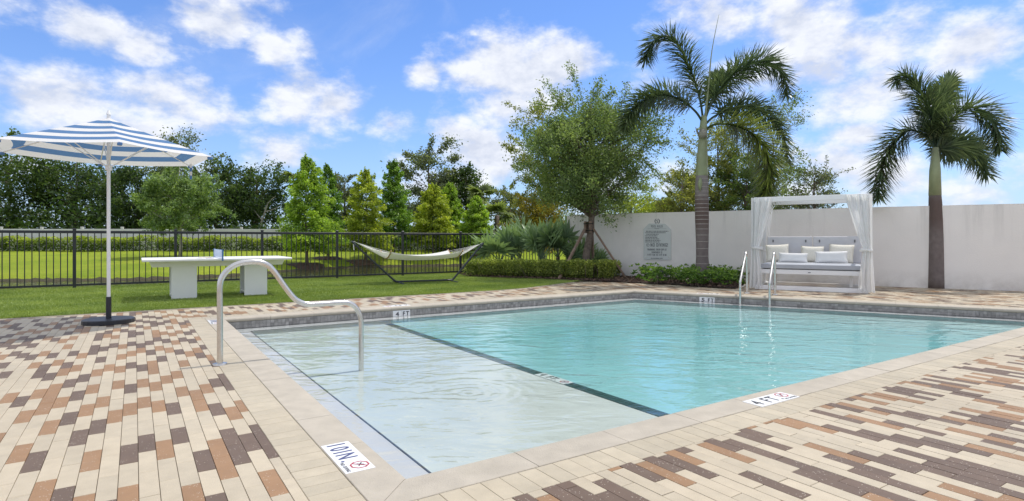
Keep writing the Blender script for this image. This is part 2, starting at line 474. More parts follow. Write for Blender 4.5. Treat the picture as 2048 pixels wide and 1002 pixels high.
M['lf_gloss'] = leafmat('glossy shrub leaf', (.06, .13, .035), .5, rough=.25, hue=(.16, .24, .06))
M['lf_palm'] = leafmat('foxtail palm leaflet', (.042, .072, .042), .5, rough=.35, hue=(.115, .15, .08), trans=.25)
M['lf_palm_sunlit'] = leafmat('sunlit palm leaflet', (.06, .095, .025), .5, rough=.35, hue=(.19, .22, .05), trans=.3)  # palm leaflet with the yellow of sun from behind put into its colour
M['lf_fan'] = leafmat('blue green fan palm', (.095, .155, .085), .4, rough=.35, hue=(.20, .27, .15), trans=.25)
M['turf_blade'] = leafmat('turf blade', (.125, .175, .036), .3, rough=.6, hue=(.24, .28, .10), trans=.2)

# ================================================================== SETTING
WATER_Z = -0.15
POOL = [Vector((0, 0)), Vector((11.07, 0)), Vector((8.04, 6.47)), Vector((0, 6.47))]     # uv, counter-clockwise
def miters(poly):
    n = len(poly); out = []
    for i in range(n):
        a = (poly[i] - poly[i - 1]).normalized(); b = (poly[(i + 1) % n] - poly[i]).normalized()
        na, nb = Vector((a.y, -a.x)), Vector((b.y, -b.x))        # outward normals
        m = na + nb; m = m / m.dot(na)
        out.append(m)
    return out
MIT = miters(POOL)
def offs(d): return [p + m * d for p, m in zip(POOL, MIT)]
def clip(poly, n, c):                       # keep n.p <= c
    out = []
    for i, p in enumerate(poly):
        q = poly[(i + 1) % len(poly)]
        a, b = n.dot(p) - c, n.dot(q) - c
        if a <= 0: out.append(p)
        if a * b < 0: out.append(p + (q - p) * (a / (a - b)))
    return out
def area(poly):
    return .5 * sum(poly[i].x * poly[(i + 1) % len(poly)].y - poly[(i + 1) % len(poly)].x * poly[i].y for i in range(len(poly)))
def outside(poly, Q, gap=0.0):
    """convex pieces of poly outside the convex polygon Q (grown by gap)"""
    res, cur = [], poly
    for i in range(len(Q)):
        a, b = Q[i], Q[(i + 1) % len(Q)]
        d = (b - a).normalized(); n = Vector((d.y, -d.x)); c = n.dot(a) + gap
        o = clip(cur, -n, -c)
        if len(o) > 2 and area(o) > 1e-5: res.append(o)
        cur = clip(cur, n, c)
        if len(cur) < 3: return res
    return res

# ---- ground under everything on this side of the fence
mb = MB()
S = 320
for pc in outside([Vector((-S, -S)), Vector((S, -S)), Vector((S, 14.3)), Vector((-S, 14.3))], offs(.02)):
    mb.add([P(p.x, p.y, -.012) for p in pc], [tuple(range(len(pc)))])
mb.build('ground', M['joint'], kind='structure')

# ---- pool shell
pool = MB()
def ring(d0, z0, d1, z1, mi):
    a, b = offs(d0), offs(d1); n = len(a)
    for i in range(n):
        j = (i + 1) % n
        pool.add([P(a[i].x, a[i].y, z0), P(a[j].x, a[j].y, z0), P(b[j].x, b[j].y, z1), P(b[i].x, b[i].y, z1)], [(3, 2, 1, 0)], mi)
LZ, SZ, LW = -.160, -.215, .31
ring(.004, -.05, .004, LZ, 1)               # grout behind the waterline tiles
ring(.004, LZ, -LW, LZ, 2)                  # submerged perimeter ledge
SU = 2.36                                    # drop-off of the sun shelf
INN = offs(-LW)
shelf = clip(INN, Vector((1, 0)), SU); deep = clip(INN, Vector((-1, 0)), -SU)
pool.add([P(p.x, p.y, SZ) for p in shelf], [tuple(range(len(shelf)))], 0)
def wallring(poly, z0, z1f, mi):
    n = len(poly)
    for i in range(n):
        a, b = poly[i], poly[(i + 1) % n]
        pool.add([P(a.x, a.y, z0), P(b.x, b.y, z0), P(b.x, b.y, z1f(b)), P(a.x, a.y, z1f(a))], [(3, 2, 1, 0)], mi)
fz = lambda p: -.46   # floors at the depth they appear to have through the water
wallring([p for p in shelf], LZ, lambda p: SZ, 0)
deepin = clip([p + m_ * -(LW + .75) for p, m_ in zip(POOL, MIT)], Vector((-1, 0)), -(SU + .04))
for i in range(len(deep)):                   # coved slope from the walls to the floor
    a, b, c_, e_ = deep[i], deep[(i + 1) % len(deep)], deepin[(i + 1) % len(deep)], deepin[i]
    pool.add([P(a.x, a.y, SZ), P(b.x, b.y, SZ), P(c_.x, c_.y, -.46), P(e_.x, e_.y, -.46)], [(3, 2, 1, 0)], 3)
n = len(deep)
for i in range(n):                           # pool wall between ledge and the shelf level, except over the shelf drop-off
    a, b = deep[i], deep[(i + 1) % n]
    if abs(a.x - SU) < 1e-4 and abs(b.x - SU) < 1e-4: continue
    pool.add([P(a.x, a.y, LZ), P(b.x, b.y, LZ), P(b.x, b.y, SZ), P(a.x, a.y, SZ)], [(3, 2, 1, 0)], 3)
pool.add([P(p.x, p.y, -.46) for p in deepin], [tuple(range(len(deepin)))], 3)
# the wall of the shelf side: remove the face that would close the shelf at its drop-off
keep_f, keep_m = [], []
for f, m in zip(pool.f, pool.m):
    us = [UV(pool.v[i][0], pool.v[i][1])[0] for i in f]; zs = [pool.v[i][2] for i in f]
    if m == 0 and all(abs(u - SU) < 1e-3 for u in us) and max(zs) > SZ + .01: continue
    keep_f.append(f); keep_m.append(m)
pool.f, pool.m = keep_f, keep_m
pool_o = pool.build('pool', [M['plaster'], M['grout'], M['ledge'], M['deep']], kind='structure')

# ---- coping stones, bullnosed, in lengths of about 0.6 m
prof = [(.217, -.057), (.217, -.003), (.214, 0.0)]
for k in range(7):
    an = R(90 + k * 30); prof.append((.006 + .0285 * math.cos(an), -.0285 + .0285 * math.sin(an)))
prof = [(d, z) for d, z in prof]
ne = len(POOL)
cr = random.Random(3)
for i in range(ne):
    a, b = POOL[i], POOL[(i + 1) % ne]; ma, mb_ = MIT[i], MIT[(i + 1) % ne]
    d = (b - a); L = d.length; d = d.normalized(); nrm = Vector((d.y, -d.x))
    k = max(1, round(L / .61)); g = .0016
    for j in range(k):
        s0, s1 = L * j / k + (g if j else 0.0006), L * (j + 1) / k - (g if j < k - 1 else .0006)
        st = MB(); dz = cr.uniform(0.002, .0045)
        def pt(dd, s, first, last):
            if first: q = a + ma * dd + d * .0008
            elif last: q = b + mb_ * dd - d * .0008
            else: q = a + d * s + nrm * dd
            return q
        for (s, fi, la) in ((s0, j == 0, False), (s1, False, j == k - 1)):
            for (dd, z) in prof:
                q = pt(dd, s, fi, la); st.v.append(tuple(P(q.x, q.y, z + dz)))
        m = len(prof)
        for e in range(m - 1): st.f.append((e, e + 1, m + e + 1, m + e)); st.m.append(0)
        st.f.append((m - 1, 0, m, 2 * m - 1)); st.m.append(0)
        st.f.append(tuple(reversed(range(m)))); st.m.append(0); st.f.append(tuple(range(m, 2 * m))); st.m.append(0)
        st.build('coping_stone', M['coping'], pool_o, smooth=35)

# ---- waterline tiles (two rows of small squares) and the dark ledge line, shelf-edge tiles
tl = MB(); dk = MB(); tr_ = []; dr_ = []
def addbox(mbx, rl, c, ex, ey, ez, r):
    c = Vector(c); vs = [c + ex * x + ey * y + ez * z for z in (-1, 1) for (x, y) in ((-1, -1), (1, -1), (1, 1), (-1, 1))]
    mbx.add(vs, [(4, 5, 6, 7), (0, 1, 5, 4), (1, 2, 6, 5), (2, 3, 7, 6), (3, 0, 4, 7)]); rl += [r] * 8
rr = random.Random(5)
for i in range(ne):
    a, b = POOL[i], POOL[(i + 1) % ne]; d = (b - a); L = d.length; d = d.normalized(); nrm = Vector((d.y, -d.x))
    k = int(L / .0515)
    ex = (P(d.x, d.y) - P(0, 0)); en = (P(nrm.x, nrm.y) - P(0, 0))
    for j in range(k):
        for row in range(2):
            q = a + d * (L * (j + .5) / k); zc = -.0805 - row * .047
            addbox(tl, tr_, P(q.x, q.y, zc), ex * (L / k / 2 - .0016), Vector((0, 0, .0222)), -en * .004, rr.random())
    # dark nosing at the ledge edge
    ia, ib = INN[i], INN[(i + 1) % ne]; Li = (ib - ia).length; kk = int(Li / .052)
    for j in range(kk):
        q = ia + d * (Li * (j + .5) / kk) + nrm * .008
        addbox(dk, dr_, P(q.x, q.y, LZ + .001), ex * (Li / kk / 2 - .001), en * .0055, Vector((0, 0, .003)), rr.random())
v0, v1 = LW + .02, 6.47 - LW - .02
kk = int((v1 - v0) / .05)
eu, ev = P(1, 0) - P(0, 0), P(0, 1) - P(0, 0)
for j in range(kk):
    for row in range(2):
        vv = v0 + (v1 - v0) * (j + .5) / kk
        addbox(dk, dr_, P(SU - .030 - row * .060, vv, SZ + .001), eu * .0285, ev * ((v1 - v0) / kk / 2 - .0018), Vector((0, 0, .003)), rr.random())
def setrnd(o, vals):
    at_ = o.data.attributes.new('rnd', 'FLOAT', 'POINT'); at_.data.foreach_set('value', vals); return o
setrnd(tl.build('waterline_tile', M['tile'], pool_o, kind='stuff'), tr_)
setrnd(dk.build('dark_edge_tile', M['darktile'], pool_o, kind='stuff'), dr_)

# ---- water
def watermat(name, tint, dens, bscale, bdist, rings=None, rough=.0, warp_=0.0, surf=(.985, .995, .995)):
    q = N(name)
    mp = q.n('ShaderNodeMapping'); q.l(q.co.outputs['Object'], mp.inputs[0]); mp.inputs['Scale'].default_value = (1.0, 1.9, 1.0); mp.inputs['Rotation'].default_value = (0, 0, R(-8))
    h = q.math('ADD', q.noise(bscale, 2, .45, mp.outputs[0], .8), q.math('MULTIPLY', q.noise(bscale * 3.1, 2, .5, mp.outputs[0], .6), .20))
    h = q.math('MULTIPLY', h, q.mapr(q.noise(.55, 2, .5), .30, .70, .45, 1.25))
    if rings:
        dv = q.n('ShaderNodeVectorMath', operation='DISTANCE'); q.l(q.co.outputs['Object'], dv.inputs[0]); dv.inputs[1].default_value = rings
        dist = q.math('ADD', dv.outputs['Value'], q.math('MULTIPLY', q.noise(3.0, 3), .16))
        rg = q.math('MULTIPLY', q.math('SINE', q.math('MULTIPLY', dist, 62.0)), q.math('POWER', 2.718, q.math('MULTIPLY', dist, -2.6)))
        h = q.math('ADD', h, q.math('MULTIPLY', rg, .11))
    nb = q.bump(h, 1.0, bdist)
    fr = q.n('ShaderNodeFresnel'); fr.inputs[0].default_value = 1.33; q.l(nb, fr.inputs['Normal'])
    gl = q.n('ShaderNodeBsdfGlossy'); gl.inputs['Roughness'].default_value = rough; q.l(nb, gl.inputs['Normal']); q.setin(gl.inputs[0], (1, 1, 1))
    tp = q.n('ShaderNodeBsdfTransparent'); q.setin(tp.inputs[0], surf)
    ms = q.n('ShaderNodeMixShader'); q.l(fr.outputs[0], ms.inputs[0]); q.l(tp.outputs[0], ms.inputs[1]); q.l(gl.outputs[0], ms.inputs[2])
    if dens > 0:
        va = q.n('ShaderNodeVolumeAbsorption'); q.setin(va.inputs[0], tint); va.inputs[1].default_value = dens
        q.l(va.outputs[0], q.out.inputs['Volume'])
    return q.done(ms.outputs[0])
BUB = gnd(935, 785, WATER_Z)
M['water'] = watermat('pool water', (.52, .87, .90), .72, 1.9, .024, tuple(BUB))
wb = MB(); wp = offs(.045); nn = len(wp)
lo = [P(p.x, p.y, -1.9) for p in wp]; hi = [P(p.x, p.y, WATER_Z) for p in wp]
wb.add(lo + hi, [tuple(reversed(range(nn))), tuple(range(nn, 2 * nn))] + [(i, (i + 1) % nn, nn + (i + 1) % nn, nn + i) for i in range(nn)])
wb.build('water', M['water'], kind='structure')

# ---- paving: running-bond planks set in sand, cream soldier course round the pool
paving = MB()
for pc in outside([Vector((-30, -12)), Vector((24, -12)), Vector((24, 9.6)), Vector((-30, 9.6))], offs(.19)):
    paving.add([P(p.x, p.y, -.008) for p in pc], [tuple(range(len(pc)))])
paving_o = paving.build('paving', M['joint'], kind='structure')
def vis(p, m=30):
    q = proj(p)
    return q is not None and -m < q[0] < 2048 + m and -m < q[1] < 1002 + 3 * m
Q2 = offs(.425)
PW, PL, G = .0795, .3145, .0011
pr = random.Random(11)
cand = []
for ci in range(int(-13 / PW), int(15.5 / PW)):
    u0 = ci * PW; ph = (PL / 2 if ci % 2 else 0) + pr.uniform(-.03, .03)
    last = 0
    for ri in range(int(-3.2 / PL), int(9.3 / PL)):
        c = 0 if (last and pr.random() < .86) or (not last and pr.random() < .38) else (1 if pr.random() < .45 else 2)
        last = c
        v0_ = ri * PL + ph
        ctr = P(u0 + PW / 2, v0_ + PL / 2)
        if ctr.y < .9 or v0_ > 8.9: continue
        rect = [Vector((u0 + G, v0_ + G)), Vector((u0 + PW - G, v0_ + G)), Vector((u0 + PW - G, v0_ + PL - G)), Vector((u0 + G, v0_ + PL - G))]
        pcs = outside(rect, Q2, G)
        for pc in pcs:
            if area(pc) < .0012: continue
            pp = [proj(P(p.x, p.y)) for p in pc]
            if any(p is None for p in pp): sz = 0
            else:
                sz = abs(.5 * sum(pp[i][0] * pp[(i + 1) % len(pp)][1] - pp[(i + 1) % len(pp)][0] * pp[i][1] for i in range(len(pp))))
                if not all(-40 < p[0] < 2090 and p[1] < 1060 for p in pp): sz = 0
            cand.append((sz, c, pc, len(pc) == 4 and area(pc) > PW * PL * .93, (u0 + PW / 2, v0_ + PL / 2)))
cand.sort(key=lambda t: -t[0])
pmat = [M['cream'], M['tan'], M['brown']]
def paver_mesh(w, l, m):
    q = MB(); q.prism([(-w / 2, -l / 2), (w / 2, -l / 2), (w / 2, l / 2), (-w / 2, l / 2)], -.04, 0, ch=.002); return q.mesh('paver', m)
fullm = [paver_mesh(PW - 2 * G, PL - 2 * G, m) for m in pmat]
rest = [MB(), MB(), MB()]; restr = [[], [], []]
for k, (sz, c, pc, full, (uc, vc)) in enumerate(cand):
    dz = pr.uniform(-.0012, .0012)
    if k < 300 and sz > 60:
        if full: inst('paver', fullm[c], paving_o, P(uc, vc, dz), (pr.uniform(-.003, .003), pr.uniform(-.006, .006), ANG))
        else:
            q = MB(); q.prism([P(p.x, p.y) for p in pc], -.04, dz, ch=.002); q.build('paver', pmat[c], paving_o)
    else:
        b0 = len(rest[c].v); rest[c].prism([P(p.x, p.y) for p in pc], -.03, dz, ch=.002 if sz > 40 else 0); restr[c] += [pr.random()] * (len(rest[c].v) - b0)
for c in range(3): setrnd(rest[c].build('distant_paver', pmat[c], paving_o, kind='stuff'), restr[c])
# soldier course
rest = MB(); rs = []
SA, SB = offs(.219), offs(.4235)
for i in range(ne):
    a, b = POOL[i], POOL[(i + 1) % ne]; d = (b - a); L = d.length; d = d.normalized(); nrm = Vector((d.y, -d.x))
    e0, e1 = -.4235 * MIT[i].dot(d) * -1, .4235 * MIT[(i + 1) % ne].dot(d)
    quadr = [SA[i], SA[(i + 1) % ne], SB[(i + 1) % ne], SB[i]]
    k = int(round((L + .9) / .1045))
    for j in range(k):
        s0 = -.45 + (L + .9) * j / k; s1 = -.45 + (L + .9) * (j + 1) / k
        rect = [a + d * (s0 + .001) + nrm * .2185, a + d * (s1 - .001) + nrm * .2185, a + d * (s1 - .001) + nrm * .4230, a + d * (s0 + .001) + nrm * .4230]
        # cut to the mitre at both corners
        ca, cb = MIT[i], MIT[(i + 1) % ne]
        na_ = Vector((ca.y, -ca.x)); na_ = na_ if na_.dot(d) < 0 else -na_
        nb_ = Vector((cb.y, -cb.x)); nb_ = nb_ if nb_.dot(d) > 0 else -nb_
        pc = clip(rect, na_, na_.dot(a) - .001); 
        if len(pc) > 2: pc = clip(pc, nb_, nb_.dot(b) - .001)
        if len(pc) < 3 or abs(area(pc)) < .001: continue
        if area(pc) < 0: pc = pc[::-1]
        W_ = [P(p.x, p.y) for p in pc]
        if i in (0, 3) and all(vis(p) for p in W_): 
            q = MB(); q.prism(W_, -.04, pr.uniform(-.0008, .0008), ch=.002); q.build('border_paver', M['border'], paving_o)
        elif W_[0].y > .7:
            b0 = len(rest.v); rest.prism(W_, -.03, 0, ch=.002); rs += [pr.random()] * (len(rest.v) - b0)
setrnd(rest.build('distant_border_paver', M['border'], paving_o, kind='stuff'), rs)

# ---- artificial turf lawn by the pool
edge_uv = [(-26, 8.14), (4.8, 8.10), (5.6, 8.12), (6.4, 8.26), (7.4, 8.64), (8.3, 9.02), (9.0, 9.30)]
bed_w = [gnd(918, 549), gnd(935, 554), gnd(1000, 557), gnd(1060, 558.5), gnd(1166, 563), gnd(1240, 565), gnd(1270, 566.5), gnd(1350, 570.5), gnd(1440, 577), gnd(1470, 578), gnd(1488, 571), WL(5.05, -.02), WL(-.15, -.02), P(11.2, 13.86), P(8.1, 13.86)]
turf_uv = edge_uv + [UV(gnd(1166, 563).x, gnd(1166, 563).y), UV(gnd(1060, 557).x, gnd(1060, 557).y), UV(gnd(935, 553).x, gnd(935, 553).y), (8.05, 14.25), (-26, 14.25)]
q = N('artificial turf backing')
cg = q.mix(q.mapr(q.noise(2.2, 5), .35, .65), (.17, .24, .05), (.25, .32, .09))
M['turf'] = q.done(q.bsdf(cg, .9, 0, q.bump(q.noise(120, 4), .8, .02)).outputs[0])
mb = MB(); mb.sheet([P(a, b) for a, b in turf_uv], .010)
turf = mb.build('turf', M['turf'], kind='structure')
eb = MB()
epts = [Vector(p) for p in edge_uv]
for i in range(len(epts) - 1):
    a, b = P(*epts[i], .004), P(*epts[i + 1], .004)
    eb.bar(a, b, .055, .012)
eb.build('turf_edging', M['kerb'], kind='structure')
def inpoly(x, y, poly):
    r = np.zeros(len(x), bool); n = len(poly)
    for i in range(n):
        x0, y0 = poly[i]; x1, y1 = poly[(i + 1) % n]
        if y0 == y1: continue
        c = ((y0 > y) != (y1 > y)) & (x < (x1 - x0) * (y - y0) / (y1 - y0) + x0); r ^= c
    return r
rg = np.random.default_rng(21)
nb_ = 380000
uu = rg.uniform(-12.5, 9.2, nb_); vv = 8.13 + 6.1 * rg.random(nb_) ** 1.25
ok = inpoly(uu, vv, [(a, b) for a, b in turf_uv]); uu, vv = uu[ok], vv[ok]
bx = P0.x + uu * UX - vv * UY; by = P0.y + uu * UY + vv * UX
okv = (np.abs(bx / by) < 1.5); bx, by, uu, vv = bx[okv], by[okv], uu[okv], vv[okv]
n_ = len(bx)
an = rg.uniform(0, 2 * np.pi, n_); hh = rg.uniform(.018, .036, n_); wd = rg.uniform(.003, .0055, n_)
lx, ly = rg.normal(.006, .012, n_), rg.normal(-.008, .012, n_)
V = np.empty((n_, 3, 3), np.float32)
V[:, 0] = np.stack([bx - np.cos(an) * wd, by - np.sin(an) * wd, np.full(n_, .008)], 1)
V[:, 1] = np.stack([bx + np.cos(an) * wd, by + np.sin(an) * wd, np.full(n_, .008)], 1)
V[:, 2] = np.stack([bx + lx, by + ly, .008 + hh], 1)
# mottled patches: blade colour drifts lighter and darker across the turf
rv = np.clip(.35 + .25 * np.sin(uu * 1.3 + 1.1 * np.sin(vv * 1.7)) * np.sin(vv * 1.9 + .7 * np.sin(uu * 2.1)) + rg.normal(0, .22, n_), 0, 1)
npobj('turf_blades', V.reshape(-1, 3), np.arange(n_ * 3).reshape(-1, 3), M['turf_blade'], turf, np.repeat(rv, 3), kind='stuff')

# ---- land beyond the fence: ditch, pond, lawn bank
def smooth(a, b, x):
    t = np.clip((x - a) / (b - a), 0, 1); return t * t * (3 - 2 * t)
def bankY(x, y):
    return np.interp(x / np.maximum(y, 1), [-1.2, -.65, -.5, -.37, -.27, -.15, 0.0, 1.0], [19.5, 20.6, 22.7, 27, 30.0, 31.5, 32.5, 33])
def landz(x, y):
    x = np.asarray(x, float); y = np.asarray(y, float)
    vv = -(x - P0.x) * UY + (y - P0.y) * UX
    za = -.02 - .46 * smooth(.2, 2.6, vv - 14.2)
    t = y - bankY(x, y)
    zb = .30 * smooth(-.3, .7, t) + .62 * np.clip(t / np.maximum(36 - bankY(x, y), 2), 0, 1)
    zb = zb + .5 * smooth(50, 160, y)
    zn = .03 * np.sin(x * .9) * np.sin(y * .7) * smooth(0, 3, t)
    return za + zb + zn
us = np.concatenate([np.linspace(-200, -30, 18), np.linspace(-28, 45, 110), np.linspace(50, 240, 18)])
vs = np.concatenate([np.linspace(14.25, 44, 110), np.linspace(46, 380, 30)])
UU, VV = np.meshgrid(us, vs, indexing='ij')
X = P0.x + UU * UX - VV * UY; Y = P0.y + UU * UY + VV * UX
Z = landz(X, np.maximum(Y, 1)); Z[:, 0] = -.013
nu, nv = UU.shape
idx = np.arange(nu * nv).reshape(nu, nv)
Fq = np.stack([idx[:-1, :-1], idx[1:, :-1], idx[1:, 1:], idx[:-1, 1:]], -1).reshape(-1, 4)
q = N('lawn grass')
c1 = q.mix(q.mapr(q.noise(.35, 5), .35, .65), (.29, .38, .025), (.42, .48, .04))
c1 = q.mix(q.mapr(q.noise(5, 5, .7), .35, .7), q.mix(1.0, c1, (.72, .8, .8), 'MULTIPLY'), c1)
M['lawn'] = q.done(q.bsdf(c1, .9, 0, q.bump(q.noise(35, 5, .7), 1.0, .08), .2).outputs[0])
npobj('lawn', np.stack([X, Y, Z], -1).reshape(-1, 3), Fq, M['lawn'], kind='structure', smooth=True)
q = N('pond water')
nb = q.bump(q.noise(1.6, 3), 1.0, .03)
M['pond'] = q.done(q.bsdf((.055, .065, .018), .06, 0, nb, .5).outputs[0])
mb = MB(); mb.sheet([(-60, 8), (-14, 15.5), (3, 23), (22, 36), (20, 42), (-60, 42)], -.34); mb.build('pond', M['pond'], kind='structure')
# exposed dark soil along the far water's edge
q = N('bank soil')
M['soil'] = q.done(q.bsdf(q.mix(q.noise(4, 6), (.03, .025, .012), (.10, .085, .04)), 1.0, 0, q.bump(q.noise(12, 5), 1.0, .1)).outputs[0])
bv, bf = [], []
rb = random.Random(4); k = 0
for i in range(140):
    r_ = -1.0 + i / 139 * 1.05
    yb = float(bankY(np.array(r_ * 10), np.array(10.0)))
    wob = .12 * math.sin(i * .9) + rb.uniform(-.12, .12)
    for (dy, dz) in ((-.42 + wob, -.40), (-.2 + wob, -.34 + rb.uniform(-.02, .03)), (.05 + wob, -.27 + rb.uniform(-.03, .03)), (.18 + wob, -.30)):
        y = yb + dy; bv.append((r_ * y, y, dz + .02))
for i in range(139):
    for j in range(3): bf.append((i * 4 + j, (i + 1) * 4 + j, (i + 1) * 4 + j + 1, i * 4 + j + 1))
npobj('pond_bank', np.array(bv), np.array(bf), M['soil'], kind='structure', smooth=True)

# ---- planting bed mulch
mb = MB(); mb.sheet([(p.x, p.y) for p in bed_w], .022)
bed = mb.build('mulch_bed', M['mulch'], kind='structure')
rm = np.random.default_rng(8)
bp = [(p.x, p.y) for p in bed_w]
cxs = rm.uniform(-2, 7, 16000); cys = rm.uniform(12.5, 21, 16000); okm = inpoly(cxs, cys, bp); cxs, cys = cxs[okm], cys[okm]
ch = MB(); chr_ = []
for x, y in zip(cxs[:7000], cys[:7000]):
    L_, w_ = random.uniform(.03, .085), random.uniform(.012, .03)
    m_ = (Matrix.Rotation(random.uniform(0, 6.28), 3, 'Z') @ Matrix.Rotation(random.gauss(0, .35), 3, 'X') @ Matrix.Rotation(random.gauss(0, .3), 3, 'Y'))
    ch.box((x, y, .03 + random.random() * .03), (L_, w_, .008), M=m_); chr_ += [random.random()] * 8
setrnd(ch.build('mulch_chips', M['chip'], bed, kind='stuff'), chr_)

# ---- garden wall
wl_ = thing('garden_wall', 'long off-white stucco garden wall behind the daybed and foxtail palm', 'wall', WL(0, 0))
w = MB()
WH = 1.885
def wbox(mbx, s0, s1, d0, d1, z0, z1, mi=0): 
    mbx.box(WL((s0 + s1) / 2, (d0 + d1) / 2, (z0 + z1) / 2), (s1 - s0, abs(d1 - d0), z1 - z0), WANG, mi)
wbox(w, 0, 16.0, -.20, 0, -.3, WH)
w.build('wall_face', M['wall'], wl_)
w = MB(); wbox(w, -.004, 16.0, -.203, .003, WH, WH + .012); w.build('wall_cap', M['wall'], wl_)
# return at the wall's left end, running back to the fence
w = MB(); wbox(w, -.20, -.002, -1.9, -.02, -.3, WH - .03); w.build('wall_return', M['wall'], wl_)

# ---- black picket fence
FV = 13.9
fn = thing('picket_fence', 'black metal picket fence along the back of the turf', 'fence', P(2, FV))
SP = 1.992; U0 = -.20
pm = MB(); pm.cbox((0, 0, .675), (.062, .062, 1.35), ch=.004); pm.cbox((0, 0, 1.362), (.074, .074, .03), ch=.008); postm = pm.mesh('post', M['fence'])
pm = MB(); pm.box((0, 0, .68), (.018, .018, 1.18)); pickm = pm.mesh('picket', M['fence'])
pm = MB(); pm.cbox((0, 0, 0), (SP - .064, .034, .062), ch=.004); railm = pm.mesh('top_rail', M['fence'])
pm = MB(); pm.cbox((0, 0, 0), (SP - .064, .03, .045), ch=.004); rail2m = pm.mesh('bottom_rail', M['fence'])
for k in range(-5, 7):
    u = U0 + k * SP
    if u > 11.9: break
    inst('post', postm, fn, P(u, FV), (0, 0, ANG))
    if u + SP > 11.9: break
    inst('top_rail', railm, fn, P(u + SP / 2, FV, 1.292), (0, 0, ANG))
    inst('bottom_rail', rail2m, fn, P(u + SP / 2, FV, .082), (0, 0, ANG))
    for j in range(1, 16): inst('picket', pickm, fn, P(u + SP * j / 16, FV), (0, 0, ANG))

# ================================================================== OBJECTS
_fontcache = {}
def glyphs(body):
    if body in _fontcache: return _fontcache[body]
    cu = bpy.data.curves.new('txt', 'FONT'); cu.body = body; cu.size = 1.0; cu.resolution_u = 3; cu.space_character = 1.32
    o = bpy.data.objects.new('txt', cu); COL.objects.link(o)
    bpy.context.view_layer.update()
    dg = bpy.context.evaluated_depsgraph_get()
    me = o.evaluated_get(dg).to_mesh()
    vs = [Vector(v.co) for v in me.vertices]; fs = [tuple(p.vertices) for p in me.polygons]
    o.evaluated_get(dg).to_mesh_clear()
    bpy.data.objects.remove(o); bpy.data.curves.remove(cu)
    _fontcache[body] = (vs, fs); return vs, fs
def text(mb, body, o, ex, ey, width=None, height=None, cx=False, mi=0, bold=0.0):
    """flat lettering: o = lower left (or lower centre) corner; scaled to width x height"""
    vs, fs = glyphs(body)
    x0, x1 = min(v.x for v in vs), max(v.x for v in vs); y0, y1 = min(v.y for v in vs), max(v.y for v in vs)
    sy = height / (y1 - y0); sx = width / (x1 - x0) if width else sy
    o, ex, ey = Vector(o), Vector(ex), Vector(ey)
    sh = -(x1 - x0) * sx / 2 if cx else 0
    en = ex.cross(ey)
    for k, (bx_, by_) in enumerate(((0, 0),) if bold <= 0 else ((0, 0), (bold, 0), (-bold, 0), (0, bold), (0, -bold))):
        mb.add([o + ex * ((v.x - x0) * sx + sh + bx_) + ey * ((v.y - y0) * sy + by_) + en * (.00008 * k) for v in vs], fs, mi)
def nodive(mb, c, ex, ey, r, mi_red, mi_ink):
    c, ex, ey = Vector(c), Vector(ex), Vector(ey); en = ex.cross(ey)
    vs = []
    for rr_ in (r, r * .82):
        for k in range(8): a = R(22.5 + 45 * k); vs.append(c + ex * (rr_ * math.cos(a)) + ey * (rr_ * math.sin(a)))
    mb.add(vs, [(k, (k + 1) % 8, 8 + (k + 1) % 8, 8 + k) for k in range(8)], mi_red)
    def stroke(a, b, w, mi, lift):
        a = c + ex * a[0] * r + ey * a[1] * r; b = c + ex * b[0] * r + ey * b[1] * r
        d = (b - a).normalized(); n = en.cross(d) * w * r / 2
        mb.add([a - n + en * lift, b - n + en * lift, b + n + en * lift, a + n + en * lift], [(0, 1, 2, 3)], mi)
    stroke((-.5, .35), (.35, -.2), .13, mi_ink, .0002); stroke((-.1, .1), (.15, .45), .09, mi_ink, .0003); stroke((-.15, .05), (-.35, -.2), .09, mi_ink, .0004)
    stroke((-.62, -.62), (.62, .62), .13, mi_red, .0006)

EU, EV, EZ = (P(1, 0) - P(0, 0)), (P(0, 1) - P(0, 0)), Vector((0, 0, 1))
MK = [M['marker'], M['ink'], M['red'], M['blueink']]
def coping_marker(label, lo, ex, ey, L, Wd, main, blue=False):
    """three-tile depth marker let into the coping; lo = lower-left corner seen by its reader"""
    lo, ex, ey = Vector(lo), Vector(ex), Vector(ey)
    t = thing('depth_marker', label, 'depth marker', lo)
    zt = .0072
    for k in range(3):
        q = MB(); a = lo + ex * (L * k / 3 + .001); b = lo + ex * (L * (k + 1) / 3 - .001)
        q.prism([a, b, b + ey * Wd, a + ey * Wd], -.001, zt, ch=.001); q.build('marker_tile', M['marker'], t)
    q = MB(); up = Vector((0, 0, zt + .0008)); ik = 3 if blue else 1
    text(q, main, lo + up + ex * L * .06 + ey * Wd * .16, ex, ey, L * .60, Wd * .66, mi=ik, bold=.0022)
    nodive(q, lo + up + ex * L * .83 + ey * Wd * .62, ex, ey, Wd * .33, 2, 1)
    text(q, 'NO DIVING', lo + up + ex * L * .69 + ey * Wd * .08, ex, ey, L * .28, Wd * .13, mi=1, bold=.0006)
    q.build('lettering', MK, t)
    return t
coping_marker('white 10IN. no diving marker tiles on the near left coping', P(-.212, .64, 0), -EV, EU, .437, .148, '10IN.', True)
coping_marker('white 4 FT. no diving marker tiles on the near right coping', P(2.44, -.236, 0), EU, EV, .45, .150, '4 FT.')
coping_marker('small white depth tiles at the far end of the left coping', P(-.212, 6.40, 0), -EV, EU, .437, .148, '10IN.', True)
coping_marker('white depth tiles lying on the far coping above the 4 FT plate', P(2.86, 6.70, 0), -EU, -EV, .45, .15, '4 FT.')
dB = (POOL[2] - POOL[1]).normalized(); nB = Vector((dB.y, -dB.x))
def PB(s, d, z=0.0):                          # along the skewed back edge from the far corner
    q = POOL[2] - dB * s + nB * d; return P(q.x, q.y, z)
